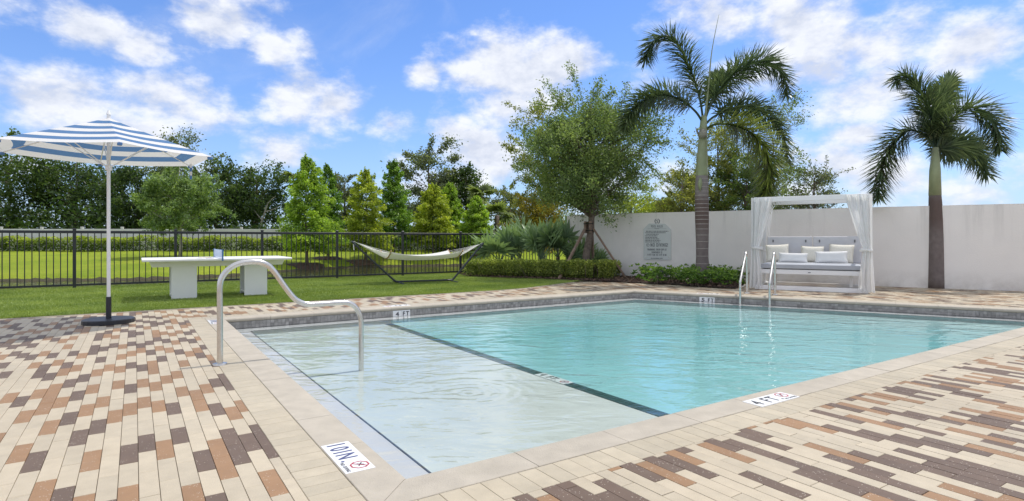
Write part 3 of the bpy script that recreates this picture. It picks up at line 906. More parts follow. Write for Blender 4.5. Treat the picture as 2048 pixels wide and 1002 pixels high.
EBs, EBn = (PB(1, 0) - PB(0, 0)), (PB(0, 1) - PB(0, 0))
coping_marker('white depth tiles lying on the back coping above the 5 FT plate', PB(1.78, .21, 0), -EBs, -EBn, .45, .15, '5 FT.')
def plate(label, c, ex, en, words):
    t = thing('depth_plate', label, 'depth marker', c)
    c = Vector(c)
    for k in (-1, 1):
        q = MB(); q.cbox(c + ex * (.0765 * k) + en * .006 - EZ * .050, (.150, .012, .102), ch=.0015, M=Matrix((ex, -en, EZ)).transposed()); q.build('marker_tile', M['marker'], t)
    for k, w_, wd in ((-1, words[0], .055), (1, words[1], .108)):
        q = MB(); text(q, w_, c + ex * (.0765 * k) + en * .0135 - EZ * .088, ex, EZ, wd, .066, cx=True, bold=.0028)
        q.build('lettering', [M['ink']], t)
pF = gnd(796.5, 613); uF, vF = UV(pF.x, pF.y)
plate('white 4 FT plate set in the far waterline tiles', P(2.66, 6.466, -.058), EU, -EV, ('4', 'FT'))
plate('white 5 FT plate set in the back waterline tiles', PB(1.56, .004, -.058), EBs, -EBn, ('5', 'FT'))
# submerged marker in the drop-off band
t = thing('depth_marker', 'white 4 FT. marker under water in the black drop-off band', 'depth marker', P(SU - .1, 1.85, SZ))
q = MB(); q.prism([P(SU - .122, 1.62), P(SU - .002, 1.62), P(SU - .002, 2.08), P(SU - .122, 2.08)], SZ, SZ + .007); q.build('marker_tile', M['marker'], t)
q = MB(); o_ = P(SU - .130, 2.07, SZ + .0085)
text(q, '4 FT.', o_ - EV * .03 + EU * .025, -EV, EU, .26, .085, mi=1, bold=.003); nodive(q, o_ - EV * .38 + EU * .07, -EV, EU, .045, 2, 1); q.build('lettering', MK, t)

# ---- entry handrail
def smoothpath(pts, n=6):
    out = []
    for i in range(len(pts) - 1):
        p0, p1, p2, p3 = pts[max(i - 1, 0)], pts[i], pts[i + 1], pts[min(i + 2, len(pts) - 1)]
        for k in range(n):
            t_ = k / n
            out.append(.5 * ((2 * p1) + (p2 - p0) * t_ + (2 * p0 - 5 * p1 + 4 * p2 - p3) * t_ ** 2 + (3 * p1 - p0 - 3 * p2 + p3) * t_ ** 3))
    out.append(pts[-1]); return out
HV = 3.22
def rail_pt(x, y):
    r_ = (x - CX) / F; X0, Y0 = P0.x - HV * UY, P0.y + HV * UX
    u = (r_ * Y0 - X0) / (UX - r_ * UY); Yd = Y0 + u * UY
    return P(u, HV, EYE + (HY - y) / F * Yd)
hp = [(440, 728), (440, 690), (439.8, 640), (439.6, 600), (439.8, 572), (444, 555), (456, 539.5), (475, 528), (499, 523.5), (520.6, 524.5), (536, 531), (549.5, 544.5), (568.5, 571.5), (587, 595), (601, 604.5), (617, 608.5), (647.5, 607.5), (680, 605.2), (696, 606), (709.5, 613), (718, 626), (722, 643), (722.3, 670), (722.3, 700), (722.3, 734)]
hpts = [rail_pt(*p) for p in hp]
hpts[0].z = 0.0; hpts.append(Vector((hpts[-1].x, hpts[-1].y, SZ)))
hr = thing('handrail', 'curved stainless steel handrail stepping down into the shallow shelf', 'handrail', hpts[0])
q = MB(); q.tube(smoothpath(hpts, 5), .0255, 14); q.build('rail_tube', M['steel'], hr, smooth=60)
q = MB(); b0 = hpts[0]; q.tube([b0 + EZ * .001, b0 + EZ * .012, b0 + EZ * .02], [.062, .060, .034], 20); q.build('floor_flange', M['steel'], hr, smooth=40)

# ---- ladder rails at the back edge
def ladder_rail(label, base, inward):
    base = Vector(base); n_ = Vector(inward).normalized()
    t = thing('ladder_rail', label, 'grab rail', base, 'grab rails of the pool ladder')
    f = base + n_ * .78
    pts = [base, base + EZ * .30, base + EZ * .70 + n_ * .03, base + EZ * .80 + n_ * .055, base + EZ * .845 + n_ * .11, base + EZ * .83 + n_ * .17, base + EZ * .74 + n_ * .26, f + EZ * .34 - n_ * .05, f + EZ * .24, f + EZ * .0, Vector((f.x, f.y, -.72))]
    q = MB(); q.tube(smoothpath(pts, 5), .024, 12); q.build('rail_tube', M['steel'], t, smooth=60)
    q = MB(); q.tube([base + EZ * .19, f + EZ * .17], .011, 8); q.build('cross_bar', M['steel'], t, smooth=60)
    q = MB(); q.tube([base + EZ * .001, base + EZ * .012, base + EZ * .02], [.055, .053, .03], 16); q.build('floor_flange', M['steel'], t, smooth=40)
    return t
lb1, lb2 = gnd(1494, 586.5), gnd(1550, 589.4)
ladder_rail('stainless ladder rail nearer the foxtail palm', lb1, -EBn)
ladder_rail('stainless ladder rail in front of the daybed', lb2, -EBn)

# ---- concrete ping-pong table
tb = thing('ping_pong_table', 'white outdoor ping-pong table on two box legs on the turf', 'table', P(.35, 10.1, .01))
def uvbox(mb, u0, u1, v0, v1, z0, z1, ch=.004, mi=0):
    mb.cbox(P((u0 + u1) / 2, (v0 + v1) / 2, (z0 + z1) / 2), (u1 - u0, v1 - v0, z1 - z0), ANG, ch, mi)
q = MB(); uvbox(q, -.94, 1.58, 9.45, 10.78, .722, .765, .008); q.build('table_top', M['whitepc'], tb)
q = MB()
a0 = [(-.83, .722), (1.515, .722), (1.465, .612), (-.785, .612)]
vs = [P(u, v, z) for v in (9.82, 10.40) for u, z in a0]
q.add(vs, [(0, 3, 2, 1), (4, 5, 6, 7), (0, 1, 5, 4), (1, 2, 6, 5), (2, 3, 7, 6), (3, 0, 4, 7)]); q.build('apron', M['whitepc'], tb)
for (u0, u1) in ((-.48, -.06), (.76, 1.18)):
    # box leg: front and back panels, floor plate and one closed side; the left side is open
    q = MB(); uvbox(q, u0, u1, 9.822, 9.85, .01, .613); uvbox(q, u0, u1, 10.37, 10.398, .01, .613)
    uvbox(q, u1 - .028, u1 - .001, 9.852, 10.368, .012, .612); uvbox(q, u0 + .002, u1 - .03, 9.852, 10.368, .075, .10)
    q.build('leg', M['whitepc'], tb)
q = MB(); uvbox(q, .325, .337, 9.44, 10.79, .775, .925, .003)
net = q.build('net', M['net'] if 'net' in M else M['whitepc'], tb)
M['net'] = mat('pale blue net plate', (.42, .55, .78), .5, var=.05)
net.data.materials[0] = M['net']
q = MB()
for k in range(7): uvbox(q, .3225, .3245, 9.47, 10.76, .785 + k * .019, .791 + k * .019, .0005); uvbox(q, .3375, .3395, 9.47, 10.76, .785 + k * .019, .791 + k * .019, .0005)
q.build('net_slats', M['whitepc'], net)
q = MB()
for vv_ in (9.435, 10.785): uvbox(q, .318, .344, vv_ - .012, vv_ + .012, .72, .93, .003)
q.build('net_post', M['blue'], tb)
def paddle(label, c, rot, mface):
    t = thing('paddle', label, 'paddle', c)
    q = MB(); n = 20; m3 = Matrix.Rotation(rot, 3, 'Z')
    pts = [Vector((.078 * math.cos(2 * math.pi * k / n), .084 * math.sin(2 * math.pi * k / n), 0)) for k in range(n)]
    q.prism([Vector(c) + m3 @ p for p in pts], c[2], c[2] + .012, ch=.002); q.build('blade', mface, t)
    q = MB(); q.cbox(Vector(c) + m3 @ Vector((0, -.135, 0)) + EZ * .010, (.03, .115, .02), ch=.006, M=m3); q.build('handle', M['wood'], t)
paddle('white paddle lying near the table edge left of the net', P(-.02, 9.56, .766), ANG + 1.9, M['white_canvas'])
paddle('pale grey paddle lying beside the net', P(.12, 9.62, .766), ANG - 1.2, M['cushion'])

# ---- striped parasol
pc = Vector((-5.425, 7.70, 0))
pa = thing('parasol', 'blue and white striped parasol over the left paving', 'parasol', pc)
HZ, AZ, PR = 2.263, 2.76, 1.30
Nn = 6; a0 = R(10)
corner = lambda k, r_: Vector((pc.x + PR * r_ * math.cos(a0 + k * math.pi / 3), pc.y + PR * r_ * math.sin(a0 + k * math.pi / 3), 0))
NB = 9
for k in range(Nn):
    q = MB()
    for j in range(NB):
        r0, r1 = j / NB, (j + 1) / NB
        def hz(r_): return AZ - (AZ - HZ) * (r_ ** .93)
        A0, A1, B0, B1 = corner(k, r0), corner(k, r1), corner(k + 1, r0), corner(k + 1, r1)
        S_ = 5
        for s in range(S_):
            def pp(A, B, r_, f):
                p_ = A.lerp(B, f); sag = .05 * math.sin(math.pi * f) * r_
                d_ = (pc - Vector((p_.x, p_.y, 0))).normalized() * sag * .7 if r_ > 0 else Vector((0, 0, 0))
                return Vector((p_.x + d_.x, p_.y + d_.y, hz(r_) - sag * .35))
            q.add([pp(A0, B0, r0, s / S_), pp(A1, B1, r1, s / S_), pp(A1, B1, r1, (s + 1) / S_), pp(A0, B0, r0, (s + 1) / S_)], [(0, 1, 2, 3)], (NB - 1 - j) % 2)
    q.build('canopy_panel', [M['canvas_w'], M['canvas_b']], pa, smooth=True)
    q = MB()
    q.tube([Vector((pc.x, pc.y, AZ - .06)), corner(k, .5) + EZ * (AZ - (AZ - HZ) * .5 ** .93 - .025), corner(k, .985) + EZ * (HZ - .012)], [.009, .009, .008], 6)
    q.tube([Vector((pc.x, pc.y, 2.08)), corner(k, .48) + EZ * (AZ - (AZ - HZ) * .48 ** .93 - .03)], .007, 6)
    q.build('rib', M['whitepc'], pa)
    q = MB(); q.cbox(corner(k, .975) + EZ * (HZ - .02), (.06, .05, .035), a0 + k * math.pi / 3, .006); q.build('pocket', M['blue'], pa)
q = MB(); q.tube([pc + EZ * .05, pc + EZ * 2.80], .022, 12); q.tube([pc + EZ * 2.80, pc + EZ * 2.86], [.03, .01], 10); q.build('pole', M['whitepc'], pa, smooth=40)
q = MB(); q.tube([pc + EZ * 2.05, pc + EZ * 2.12], .04, 12); q.build('runner_hub', M['whitepc'], pa)
q = MB(); q.prism([(pc.x + .3 * math.cos(i * math.pi / 12), pc.y + .3 * math.sin(i * math.pi / 12)) for i in range(24)], .002, .06, ch=.01); q.tube([pc + EZ * .06, pc + EZ * .35], .032, 12); q.build('base', M['fence'], pa)
q = MB(); c1 = corner(1, .96) + EZ * HZ; sx = at(392.5, 330, c1.y)
for k in range(4): q.box(Vector((sx.x, c1.y - .15, sx.z - .03 - k * .06)), (.035, .003, .06), mi=k % 2)
q.build('strap', [M['white_canvas'], M['blue']], pa)

# ---- hammock on its stand
hd = Vector((.906, .422, 0)).normalized(); hpn = Vector((hd.y, -hd.x, 0))
h0 = Vector((-2.914, 14.57, 0))
H = lambda t_, z, s=0.0: h0 + hd * t_ + hpn * s + EZ * z
st = thing('hammock_stand', 'dark steel hammock stand on the turf in front of the fence', 'stand', H(.7, .02))
q = MB(); q.tube(smoothpath([H(-1.14, 1.075), H(-.6, .56), H(-.10, .10), H(.0, .052), H(.12, .05)], 4), .026, 10); q.build('arm', M['stand'], st, smooth=60)
q = MB(); q.tube(smoothpath([H(2.36, 1.03), H(1.95, .58), H(1.52, .10), H(1.44, .052), H(1.32, .05)], 4), .026, 10); q.build('arm', M['stand'], st, smooth=60)
q = MB(); q.tube([H(.12, .05), H(1.32, .05)], .023, 10); q.build('base_tube', M['stand'], st, smooth=60)
for t_ in (.02, 1.42):
    q = MB(); q.bar(H(t_, .026, -.55), H(t_, .026, .55), .045, .03); q.build('foot', M['stand'], st)
for t_, z in ((-1.13, 1.06), (2.35, 1.01)):
    q = MB(); q.tube([H(t_, z), H(t_ + (.05 if t_ < 0 else -.05), z + .01), H(t_ + (.09 if t_ < 0 else -.09), z - .01)], .008, 6); q.build('hook', M['steel'], st)
hm = thing('hammock', 'off-white cloth hammock with curved wooden spreader bars', 'hammock', H(.6, .6))
TL, TR = -.30, 1.55
def barz(s, z0): return z0 + .19 * (s / .58) ** 2
def bed(tq, s):
    f = (tq - TL) / (TR - TL); sag = 4 * f * (1 - f)
    w = 1 - .10 * sag
    zz = (.635 + .01 * f) - .055 * sag + (.19 - .06 * sag) * (s / .58) ** 2
    return H(tq, zz, s * w)
q = MB(); nt_, ns = 28, 18
for i in range(nt_ + 1):
    for j in range(ns + 1): q.v.append(tuple(bed(TL + (TR - TL) * i / nt_, -.56 + 1.12 * j / ns)))
for i in range(nt_):
    for j in range(ns): q.f.append((i * (ns + 1) + j, (i + 1) * (ns + 1) + j, (i + 1) * (ns + 1) + j + 1, i * (ns + 1) + j + 1)); q.m.append(0)
o_ = q.build('bed_cloth', M['hammock'], hm, smooth=True)
sm = o_.modifiers.new('thickness', 'SOLIDIFY'); sm.thickness = .006
q = MB()
for i in range(0, 57):                        # fringe tassels along the near rim
    b = bed(TL + (TR - TL) * i / 56, .56); q.tube([b, b - EZ * random.uniform(.03, .055)], .0035, 3, cap=False)
q.build('fringe', M['hammock'], hm, kind='stuff')
for tq in (TL, TR):
    q = MB(); q.tube([H(tq, barz(s / 10 * .6, .64), s / 10 * .6) for s in range(-10, 11)], .016, 8); q.build('spreader_bar', M['wood'], hm, smooth=60)
q = MB()
for tq, tip in ((TL, H(-1.03, 1.045)), (TR, H(2.25, .985))):
    for k in range(17):
        s = -.54 + 1.08 * k / 16; e = H(tq, barz(s, .64), s); ring_ = tip.lerp(e, .16)
        q.tube([tip, tip.lerp(e, .5) - EZ * .008, e], .0042, 4, cap=False)
q.build('suspension_cords', M['hammock'], hm)
# quilted pillow panel over the left cords
q = MB()
for i in range(9):
    for j in range(13):
        tq = -.95 + (TL + .95) * i / 8; f = i / 8; s = (-.54 + 1.08 * j / 12) * (.12 + .88 * f)
        z = (1.045 + (barz(s, .64) - 1.045) * ((tq + 1.03) / (TL + 1.03))) + .012 * math.sin(j * math.pi / 12)
        q.v.append(tuple(H(tq, z, s)))
for i in range(8):
    for j in range(12): q.f.append((i * 13 + j, (i + 1) * 13 + j, (i + 1) * 13 + j + 1, i * 13 + j + 1)); q.m.append(0)
q.build('head_panel', M['hammock'], hm, smooth=True)
q = MB()
q.tube([H(-1.10, 1.05), H(-1.09, .93), H(-1.085, .86)], .012, 5); q.tube([H(2.30, 1.0), H(2.31, .90)], .010, 5); q.build('loose_cord', M['hammock'], hm)

# ---- daybed with curtains
DM = Vector((6.43, 12.39, 0))
dw, db = Vector((WX, WY, 0)), Vector((-WY, WX, 0))       # along, back toward the wall
D = lambda a, b, z: DM + dw * a + db * b + EZ * z
dayb = thing('daybed', 'white canopy daybed with tied curtains and grey cushion against the wall', 'daybed', D(0, .6, 0))
def dbox(mb, a0, a1, b0, b1, z0, z1, ch=.004): mb.cbox(D((a0 + a1) / 2, (b0 + b1) / 2, (z0 + z1) / 2), (a1 - a0, b1 - b0, z1 - z0), WANG, ch)
HW, DD, DH = 1.06, 1.34, 2.07
for a in (-HW, HW):
    for b in (0.03, DD):
        q = MB(); dbox(q, a - .035, a + .035, b - .035, b + .035, .0, DH - .11); q.build('post', M['whitepc'], dayb)
for (a0_, a1_, b0_, b1_) in ((-HW - .05, HW + .05, -.02, .05), (-HW - .05, HW + .05, DD - .035, DD + .035)):
    q = MB(); dbox(q, a0_, a1_, b0_, b1_, DH - .108, DH); q.build('canopy_beam', M['whitepc'], dayb)
for a in (-HW, HW):
    q = MB(); dbox(q, a - .03, a + .03, .055, DD - .04, DH - .106, DH - .002); q.build('canopy_beam', M['whitepc'], dayb)
for (b0_, b1_) in ((-.045, .0), (DD - .08, DD - .037)):
    q = MB(); dbox(q, -HW - .03, HW + .03, b0_, b1_, .004, .10); q.build('base_board', M['whitepc'], dayb)
for a in (-HW + .07, HW - .07):
    q = MB(); dbox(q, a - .03, a + .03, .005, DD - .085, .004, .09); q.build('base_board', M['whitepc'], dayb)
for k, a in enumerate((-.78, .78)):
    q = MB(); dbox(q, a - .03, a + .03, .30, .36, .09, .36); dbox(q, a - .03, a + .03, .98, 1.04, .09, .36); q.build('leg', M['whitepc'], dayb)
q = MB(); dbox(q, -.985, .985, .06, .10, .355, .455); dbox(q, -.985, .985, 1.10, 1.14, .355, .455); dbox(q, -.985, -.945, .102, 1.098, .356, .454); dbox(q, .945, .985, .102, 1.098, .356, .454); dbox(q, -.94, .94, .104, 1.096, .40, .42)
q.build('seat_frame', M['whitepc'], dayb)
q = MB(); q.cbox(D(0, .052, .40), (.05, .008, .012), WANG, .002); q.build('badge', M['fence'], dayb)
def cushion(mb, a0, a1, b0, b1, z0, z1, n=14, puff=.02, rnd=.05):
    def prof_(t_): return (1 - abs(2 * t_ - 1) ** 6)
    nx, ny = n, n
    for side in (1, -1):
        b_ = len(mb.v)
        for i in range(nx + 1):
            for j in range(ny + 1):
                x, y = i / nx, j / ny
                k = prof_(x) * prof_(y)
                hh_ = (z1 - z0) / 2 * (.62 + .38 * k ** .5) + puff * (math.sin(math.pi * x) * math.sin(math.pi * y)) ** .6
                mb.v.append(tuple(D(a0 + (a1 - a0) * x, b0 + (b1 - b0) * y, (z0 + z1) / 2 + side * hh_)))
        for i in range(nx):
            for j in range(ny):
                f_ = (b_ + i * (ny + 1) + j, b_ + (i + 1) * (ny + 1) + j, b_ + (i + 1) * (ny + 1) + j + 1, b_ + i * (ny + 1) + j + 1)
                mb.f.append(f_ if side > 0 else f_[::-1]); mb.m.append(0)
        if side > 0: top = b_
        else: bot = b_
    loop = [(i, 0) for i in range(nx)] + [(nx, j) for j in range(ny)] + [(i, ny) for i in range(nx, 0, -1)] + [(0, j) for j in range(ny, 0, -1)]
    for k in range(len(loop)):
        (i, j), (i2, j2) = loop[k], loop[(k + 1) % len(loop)]
        mb.f.append((bot + i * (ny + 1) + j, bot + i2 * (ny + 1) + j2, top + i2 * (ny + 1) + j2, top + i * (ny + 1) + j)); mb.m.append(0)
q = MB(); cushion(q, -1.0, 1.0, .045, 1.12, .456, .592, 20, .006); q.build('seat_cushion', M['cushion'], dayb, smooth=50)
for (a0_, a1_) in ((-.97, -.012), (.012, .97)):
    q = MB()
    tilt = .10
    vs = []
    for (b_, t_) in ((1.0, 0), (1.07, 0), (1.07 + tilt, 1), (1.0 + tilt, 1)):
        for a in (a0_, a1_): vs.append(D(a, b_, .59 + .60 * t_))
    q.add(vs, [(0, 1, 7, 6), (2, 4, 5, 3), (6, 7, 5, 4), (0, 2, 3, 1), (0, 6, 4, 2), (1, 3, 5, 7)])
    o_ = q.build('backrest', M['backrest'], dayb); bv = o_.modifiers.new('soft', 'BEVEL'); bv.width = .02; bv.segments = 3
    for a in (a0_ + .13, a1_ - .13):
        q = MB(); q.cbox(D(a, 1.065, 1.085), (.028, .014, .06), WANG, .004); q.build('strap_clip', M['clip'], o_)
def curtain(a_post, b_post, sgn, tw, bw, face, ztie=.93, tin=0.0):
    """gathered drape: wide at the beam, tied to the post, flaring to the floor"""
    q = MB(); nz, ns_ = 44, 56
    ph = random.uniform(0, 6)
    for i in range(nz + 1):
        z = .03 + (DH - .012 - .03) * i / nz
        if z >= ztie: f = ((z - ztie) / (DH - .012 - ztie)); wdt = .15 + (tw - .15) * f ** .85; offx = -.10
        else: f = ((ztie - z) / ztie); wdt = .15 + (bw - .15) * min(1, f * 1.3) ** .8; offx = -.10 - .05 * f
        amp = .020 + .030 * abs(z - ztie) ** .5
        for j in range(ns_ + 1):
            s = j / ns_
            x = sgn * (offx + wdt * s)
            a_ = s * 6.28 * (3.6 if z > ztie else 3.2) + ph + .7 * math.sin(z * 2.3 + ph); y = amp * (.72 * math.sin(a_) + .42 * math.sin(1.73 * a_ + 1.1 + .4 * math.sin(z * 4.1))) + .008 * math.sin(s * 37 + z * 5)
            if face == 'front': q.v.append(tuple(D(a_post + x, b_post - .055 + y, z)))
            else: q.v.append(tuple(D(a_post + x * .8, b_post + .05 + y, z)))
    for i in range(nz):
        for j in range(ns_): q.f.append((i * (ns_ + 1) + j, i * (ns_ + 1) + j + 1, (i + 1) * (ns_ + 1) + j + 1, (i + 1) * (ns_ + 1) + j)); q.m.append(0)
    o_ = q.build('curtain', M['curtain'], dayb, smooth=True)
    # side wing of the same drape, wrapping the corner
    q = MB()
    for i in range(nz + 1):
        z = .035 + (DH - .12 - .035) * i / nz
        if z >= ztie: f = ((z - ztie) / (DH - .12 - ztie)); wdt = .12 + (tw * .8 - .12) * f ** .85
        else: f = ((ztie - z) / ztie); wdt = .12 + (bw * .8 - .12) * min(1, f * 1.3) ** .8
        for j in range(ns_ + 1):
            s = j / ns_; yy = (-.05 + wdt * s) * (1 if face == 'front' else -1)
            x = .05 + (.018 + .02 * abs(z - ztie) ** .5) * math.sin(s * 6.28 * 3.0 + ph) 
            q.v.append(tuple(D(a_post - sgn * x, b_post + yy, z)))
    for i in range(nz):
        for j in range(ns_): q.f.append((i * (ns_ + 1) + j, i * (ns_ + 1) + j + 1, (i + 1) * (ns_ + 1) + j + 1, (i + 1) * (ns_ + 1) + j)); q.m.append(0)
    q.build('curtain_wing', M['curtain'], o_, smooth=True)
    q = MB(); bb = b_post + (-.02 if face == 'front' else .02)
    ringp = [D(a_post + sgn * .012 + .105 * math.cos(t_ * .5236), bb + .10 * math.sin(t_ * .5236), ztie + .012 * math.sin(t_)) for t_ in range(13)]
    q.tube(ringp, [.02 + .006 * (k % 2) for k in range(13)], 8); q.build('tie_band', M['curtain'], o_, smooth=True)
curtain(-HW, .0, 1, .46, .27, 'front')
curtain(HW, .0, -1, .50, .29, 'front', .90)
curtain(-HW, DD, 1, .34, .20, 'back', .85)
curtain(HW, DD, -1, .40, .24, 'back', .85)
def pillow(label, a, b, z, w_, h_, th, m_, lean=.35, yaw=0.0, roll=0.0):
    c = D(a, b, z)
    t = thing('pillow', label, 'pillow', c, None)
    q = MB(); n = 16
    m3 = Matrix.Rotation(WANG + yaw, 3, 'Z') @ Matrix.Rotation(-lean, 3, 'X') @ Matrix.Rotation(roll, 3, 'Y')
    idx_ = {}
    for side in (1, -1):
        for i in range(n + 1):
            for j in range(n + 1):
                x, y = 2 * i / n - 1, 2 * j / n - 1
                px_ = x * (1 - .07 * (1 - y * y)); py_ = y * (1 - .07 * (1 - x * x))
                e = max(0, (1 - x ** 4) * (1 - y ** 4)) ** .5
                border = (i in (0, n) or j in (0, n))
                k = (side, i, j)
                if border and side < 0: idx_[k] = idx_[(1, i, j)]; continue
                idx_[k] = len(q.v)
                q.v.append(tuple(c + m3 @ Vector((px_ * w_ / 2, -side * th / 2 * e, h_ / 2 + py_ * h_ / 2))))
        for i in range(n):
            for j in range(n):
                f_ = tuple(idx_[(side, a_, b_)] for a_, b_ in ((i, j), (i + 1, j), (i + 1, j + 1), (i, j + 1)))
                q.f.append(f_ if side > 0 else f_[::-1]); q.m.append(0)
    q.build('cover', m_, t, smooth=True)
    q = MB(); e_ = [(i, 0) for i in range(n)] + [(n, j) for j in range(n)] + [(i, n) for i in range(n, 0, -1)] + [(0, j) for j in range(n, 0, -1)]
    off_ = off(t)
    src = t.children[0].data
    pts = [Vector(src.vertices[idx_[(1, i, j)]].co) + off_ for i, j in e_]; q.tube(pts + [pts[0]], .006, 5); q.build('piping', m_, t)
pillow('large cream knitted pillow at the left end of the daybed', -.70, .74, .60, .50, .42, .17, M['pillow_cream'], .30, .12, -.05)
pillow('cream knitted pillow standing in the middle of the daybed', .0, .78, .60, .47, .38, .15, M['pillow_cream'], .30, .0, .02)
pillow('tall cream knitted pillow leaning at the right of the daybed', .56, .80, .60, .50, .43, .16, M['pillow_cream'], .30, -.1, .05)
pillow('small white lumbar pillow in front at the left of the daybed', -.36, .46, .60, .60, .22, .14, M['pillow_white'], .30, .05, .02)
pillow('larger white lumbar pillow in front at the right of the daybed', .40, .46, .60, .64, .27, .15, M['pillow_white'], .32, -.06, -.03)

# ---- pool rules sign on the wall
def WS(x, y, d=.0):                           # point on the wall face seen at photo pixel x,y
    r_ = (x - CX) / F; Yd = (17.92 + .608 * 1.894) / (1 + .608 * r_)
    p_ = Vector((r_ * Yd, Yd, EYE + (HY - y) / F * Yd))
    return p_ + Vector((WY, -WX, 0)) * d
sg = thing('pool_rules_sign', 'pale frosted pool rules sign with clipped top corners on the wall', 'sign', WS(1315, 519, .0))
out = [(1288, 519), (1342.5, 519.6), (1342.5, 459), (1331, 447.6), (1298.5, 447.2), (1287.6, 458)]
q = MB(); fr = [WS(x, y, .032) for x, y in out]; bk = [WS(x, y, .014) for x, y in out]; n = len(out)
q.add(fr + bk, [tuple(range(n)), tuple(reversed(range(n, 2 * n)))] + [(i, n + i, n + (i + 1) % n, (i + 1) % n) for i in range(n)])
q.build('panel', M['sign'], sg)
for x, y in ((1292, 514), (1338, 514), (1291.5, 463), (1338.5, 463)):
    q = MB(); q.tube([WS(x, y, .0), WS(x, y, .036)], .012, 10); q.build('standoff', M['steel'], sg)
q = MB()
sc_ = (WS(1316, 500) - WS(1315, 500)).length
sx_, sz_ = Vector((WX, WY, 0)), EZ
def stext(body, xc, ybase, wpx, hpx, bold=0.0): text(q, body, WS(xc, ybase, .0335), sx_, sz_, wpx * sc_, hpx / F * 16.5, cx=True, bold=bold)
stext('POOL RULES', 1314.5, 455, 23, 4.6, .002)
q.bar(WS(1296, 457.4, .0336), WS(1309, 457.4, .0336), .003, .004); q.bar(WS(1320, 457.4, .0336), WS(1333, 457.4, .0336), .003, .004)
q.bar(WS(1309.5, 457.4, .0336), WS(1319.5, 457.4, .0336), .003, .014)
rw = random.Random(2)
for k, (w0, w1, ind) in enumerate(((1293, 1337, 0), (1293, 1332, 0), (1294, 1318, 1), (1293, 1315.5, 0), (1293, 1316, 0), (1293, 1319, 0), (1293, 1321.5, 0), (1293, 1320.5, 0))):
    y = 462.5 + k * 3.05; x = w0 - .8
    if not ind: q.bar(WS(1291.2, y, .0336), WS(1291.9, y, .0336), .003, .022)
    while x < w1:
        L_ = rw.uniform(1.6, 5); q.bar(WS(x, y, .0336), WS(min(x + L_, w1), y, .0336), .003, .020); x += L_ + .8
stext('NO DIVING!', 1319, 493.4, 34, 7.0, .004)
nodive(q, WS(1296.5, 490, .0336), sx_, sz_, .05, 0, 0)
stext('WARNING: DROP-OFF AT', 1314.5, 501, 38, 3.8, .003)
stext('SUNSHELF IS', 1314.5, 506.5, 21, 3.8, .003)
stext('0 FT 9 IN TO 4 FT 0 IN', 1314.5, 511.6, 37, 3.8, .003)
for (a_, b_) in ((1302.5, 1306), (1307, 1310.5), (1311.3, 1319), (1320, 1326)): q.bar(WS(a_, 516.4, .0336), WS(b_, 516.4, .0336), .003, .018)
q.build('lettering', M['signink'], sg)

q = MB()
# round emblem: two arcs with a slanting stroke
for s_ in (0, 1):
    pts = [WS(1314.5, 442.5, .0035) + sx_ * (.066 * math.cos(t_) * (1 if s_ else -1)) + sz_ * (.075 * math.sin(t_)) for t_ in [R(-72 + 144 * k / 14) for k in range(15)]]
    for k in range(14):
        wd_ = .010 * math.sin(math.pi * (k + .5) / 14) + .003
        d_ = (pts[k + 1] - pts[k]).normalized(); nn_ = Vector((WY, -WX, 0)).cross(d_) * wd_
        q.add([pts[k] - nn_, pts[k + 1] - nn_, pts[k + 1] + nn_, pts[k] + nn_], [(0, 1, 2, 3)])
text(q, 'S', WS(1314.5, 446, .0038), sx_, sz_, .055, .095, cx=True, bold=.002)
q.build('emblem', M['signink'], sg)

# ---- small spotlight in the shrubs
sp_ = gnd(1318, 566)
sl = thing('garden_spotlight', 'small black garden spotlight among the glossy shrubs', 'spotlight', sp_)
q = MB(); q.tube([sp_, sp_ + EZ * .20], .012, 8); q.build('stem', M['fence'], sl)
q = MB(); q.tube([sp_ + Vector((-.08, .0, .21)), sp_ + Vector((0.03, .04, .25)), sp_ + Vector((.12, .07, .29))], [.03, .05, .055], 12); q.build('lamp_head', M['fence'], sl, smooth=50)

# ================================================================== VEGETATION
def unit(v): return v / np.maximum(np.linalg.norm(v, axis=-1, keepdims=True), 1e-9)
def leaf_quads(C, ln, wd, rng, axis=None, spread=1.0, flat=0.0):
    """rhombic leaves: C (n,3) centres, ln/wd lengths, axis = preferred long direction"""
    n = len(C)
    a = rng.normal(size=(n, 3))
    if axis is not None: a = unit(a) * spread + axis
    a[:, 2] *= (1 - flat); a = unit(a)
    b = rng.normal(size=(n, 3)); b[:, 2] *= (1 - flat)
    b = unit(np.cross(a, b)); c = np.cross(a, b)
    ln = np.broadcast_to(ln, n)[:, None] * rng.uniform(.7, 1.25, (n, 1)); wd = np.broadcast_to(wd, n)[:, None] * rng.uniform(.7, 1.2, (n, 1))
    V = np.empty((n, 4, 3), np.float32)
    V[:, 0] = C - a * ln / 2; V[:, 2] = C + a * ln / 2
    V[:, 1] = C + b * wd / 2 - c * wd * .18; V[:, 3] = C - b * wd / 2 - c * wd * .18
    return V.reshape(-1, 3), np.arange(n * 4).reshape(-1, 4)
def limb(mb, a, b, r0, r1, rng, segs=4, n=6, bend=.12, lift=0.0):
    a, b = np.array(a, float), np.array(b, float); L = np.linalg.norm(b - a)
    off_ = rng.normal(size=3) * bend * L
    pts = []
    for k in range(segs + 1):
        t = k / segs; pts.append(Vector(a + (b - a) * t + off_ * math.sin(math.pi * t) * .5 + np.array([0, 0, lift * L * math.sin(math.pi * t)])))
    mb.tube(pts, [r0 + (r1 - r0) * k / segs for k in range(segs + 1)], n, cap=False)
    return pts
def trunk_path(base, top, rng, wob=.03, segs=7):
    base, top = np.array(base, float), np.array(top, float); L = top[2] - base[2]
    return [Vector(base + (top - base) * (k / segs) + np.array([rng.normal() * wob * L * .3, rng.normal() * wob * L * .3, 0]) * (1 if 0 < k else 0)) for k in range(segs + 1)]
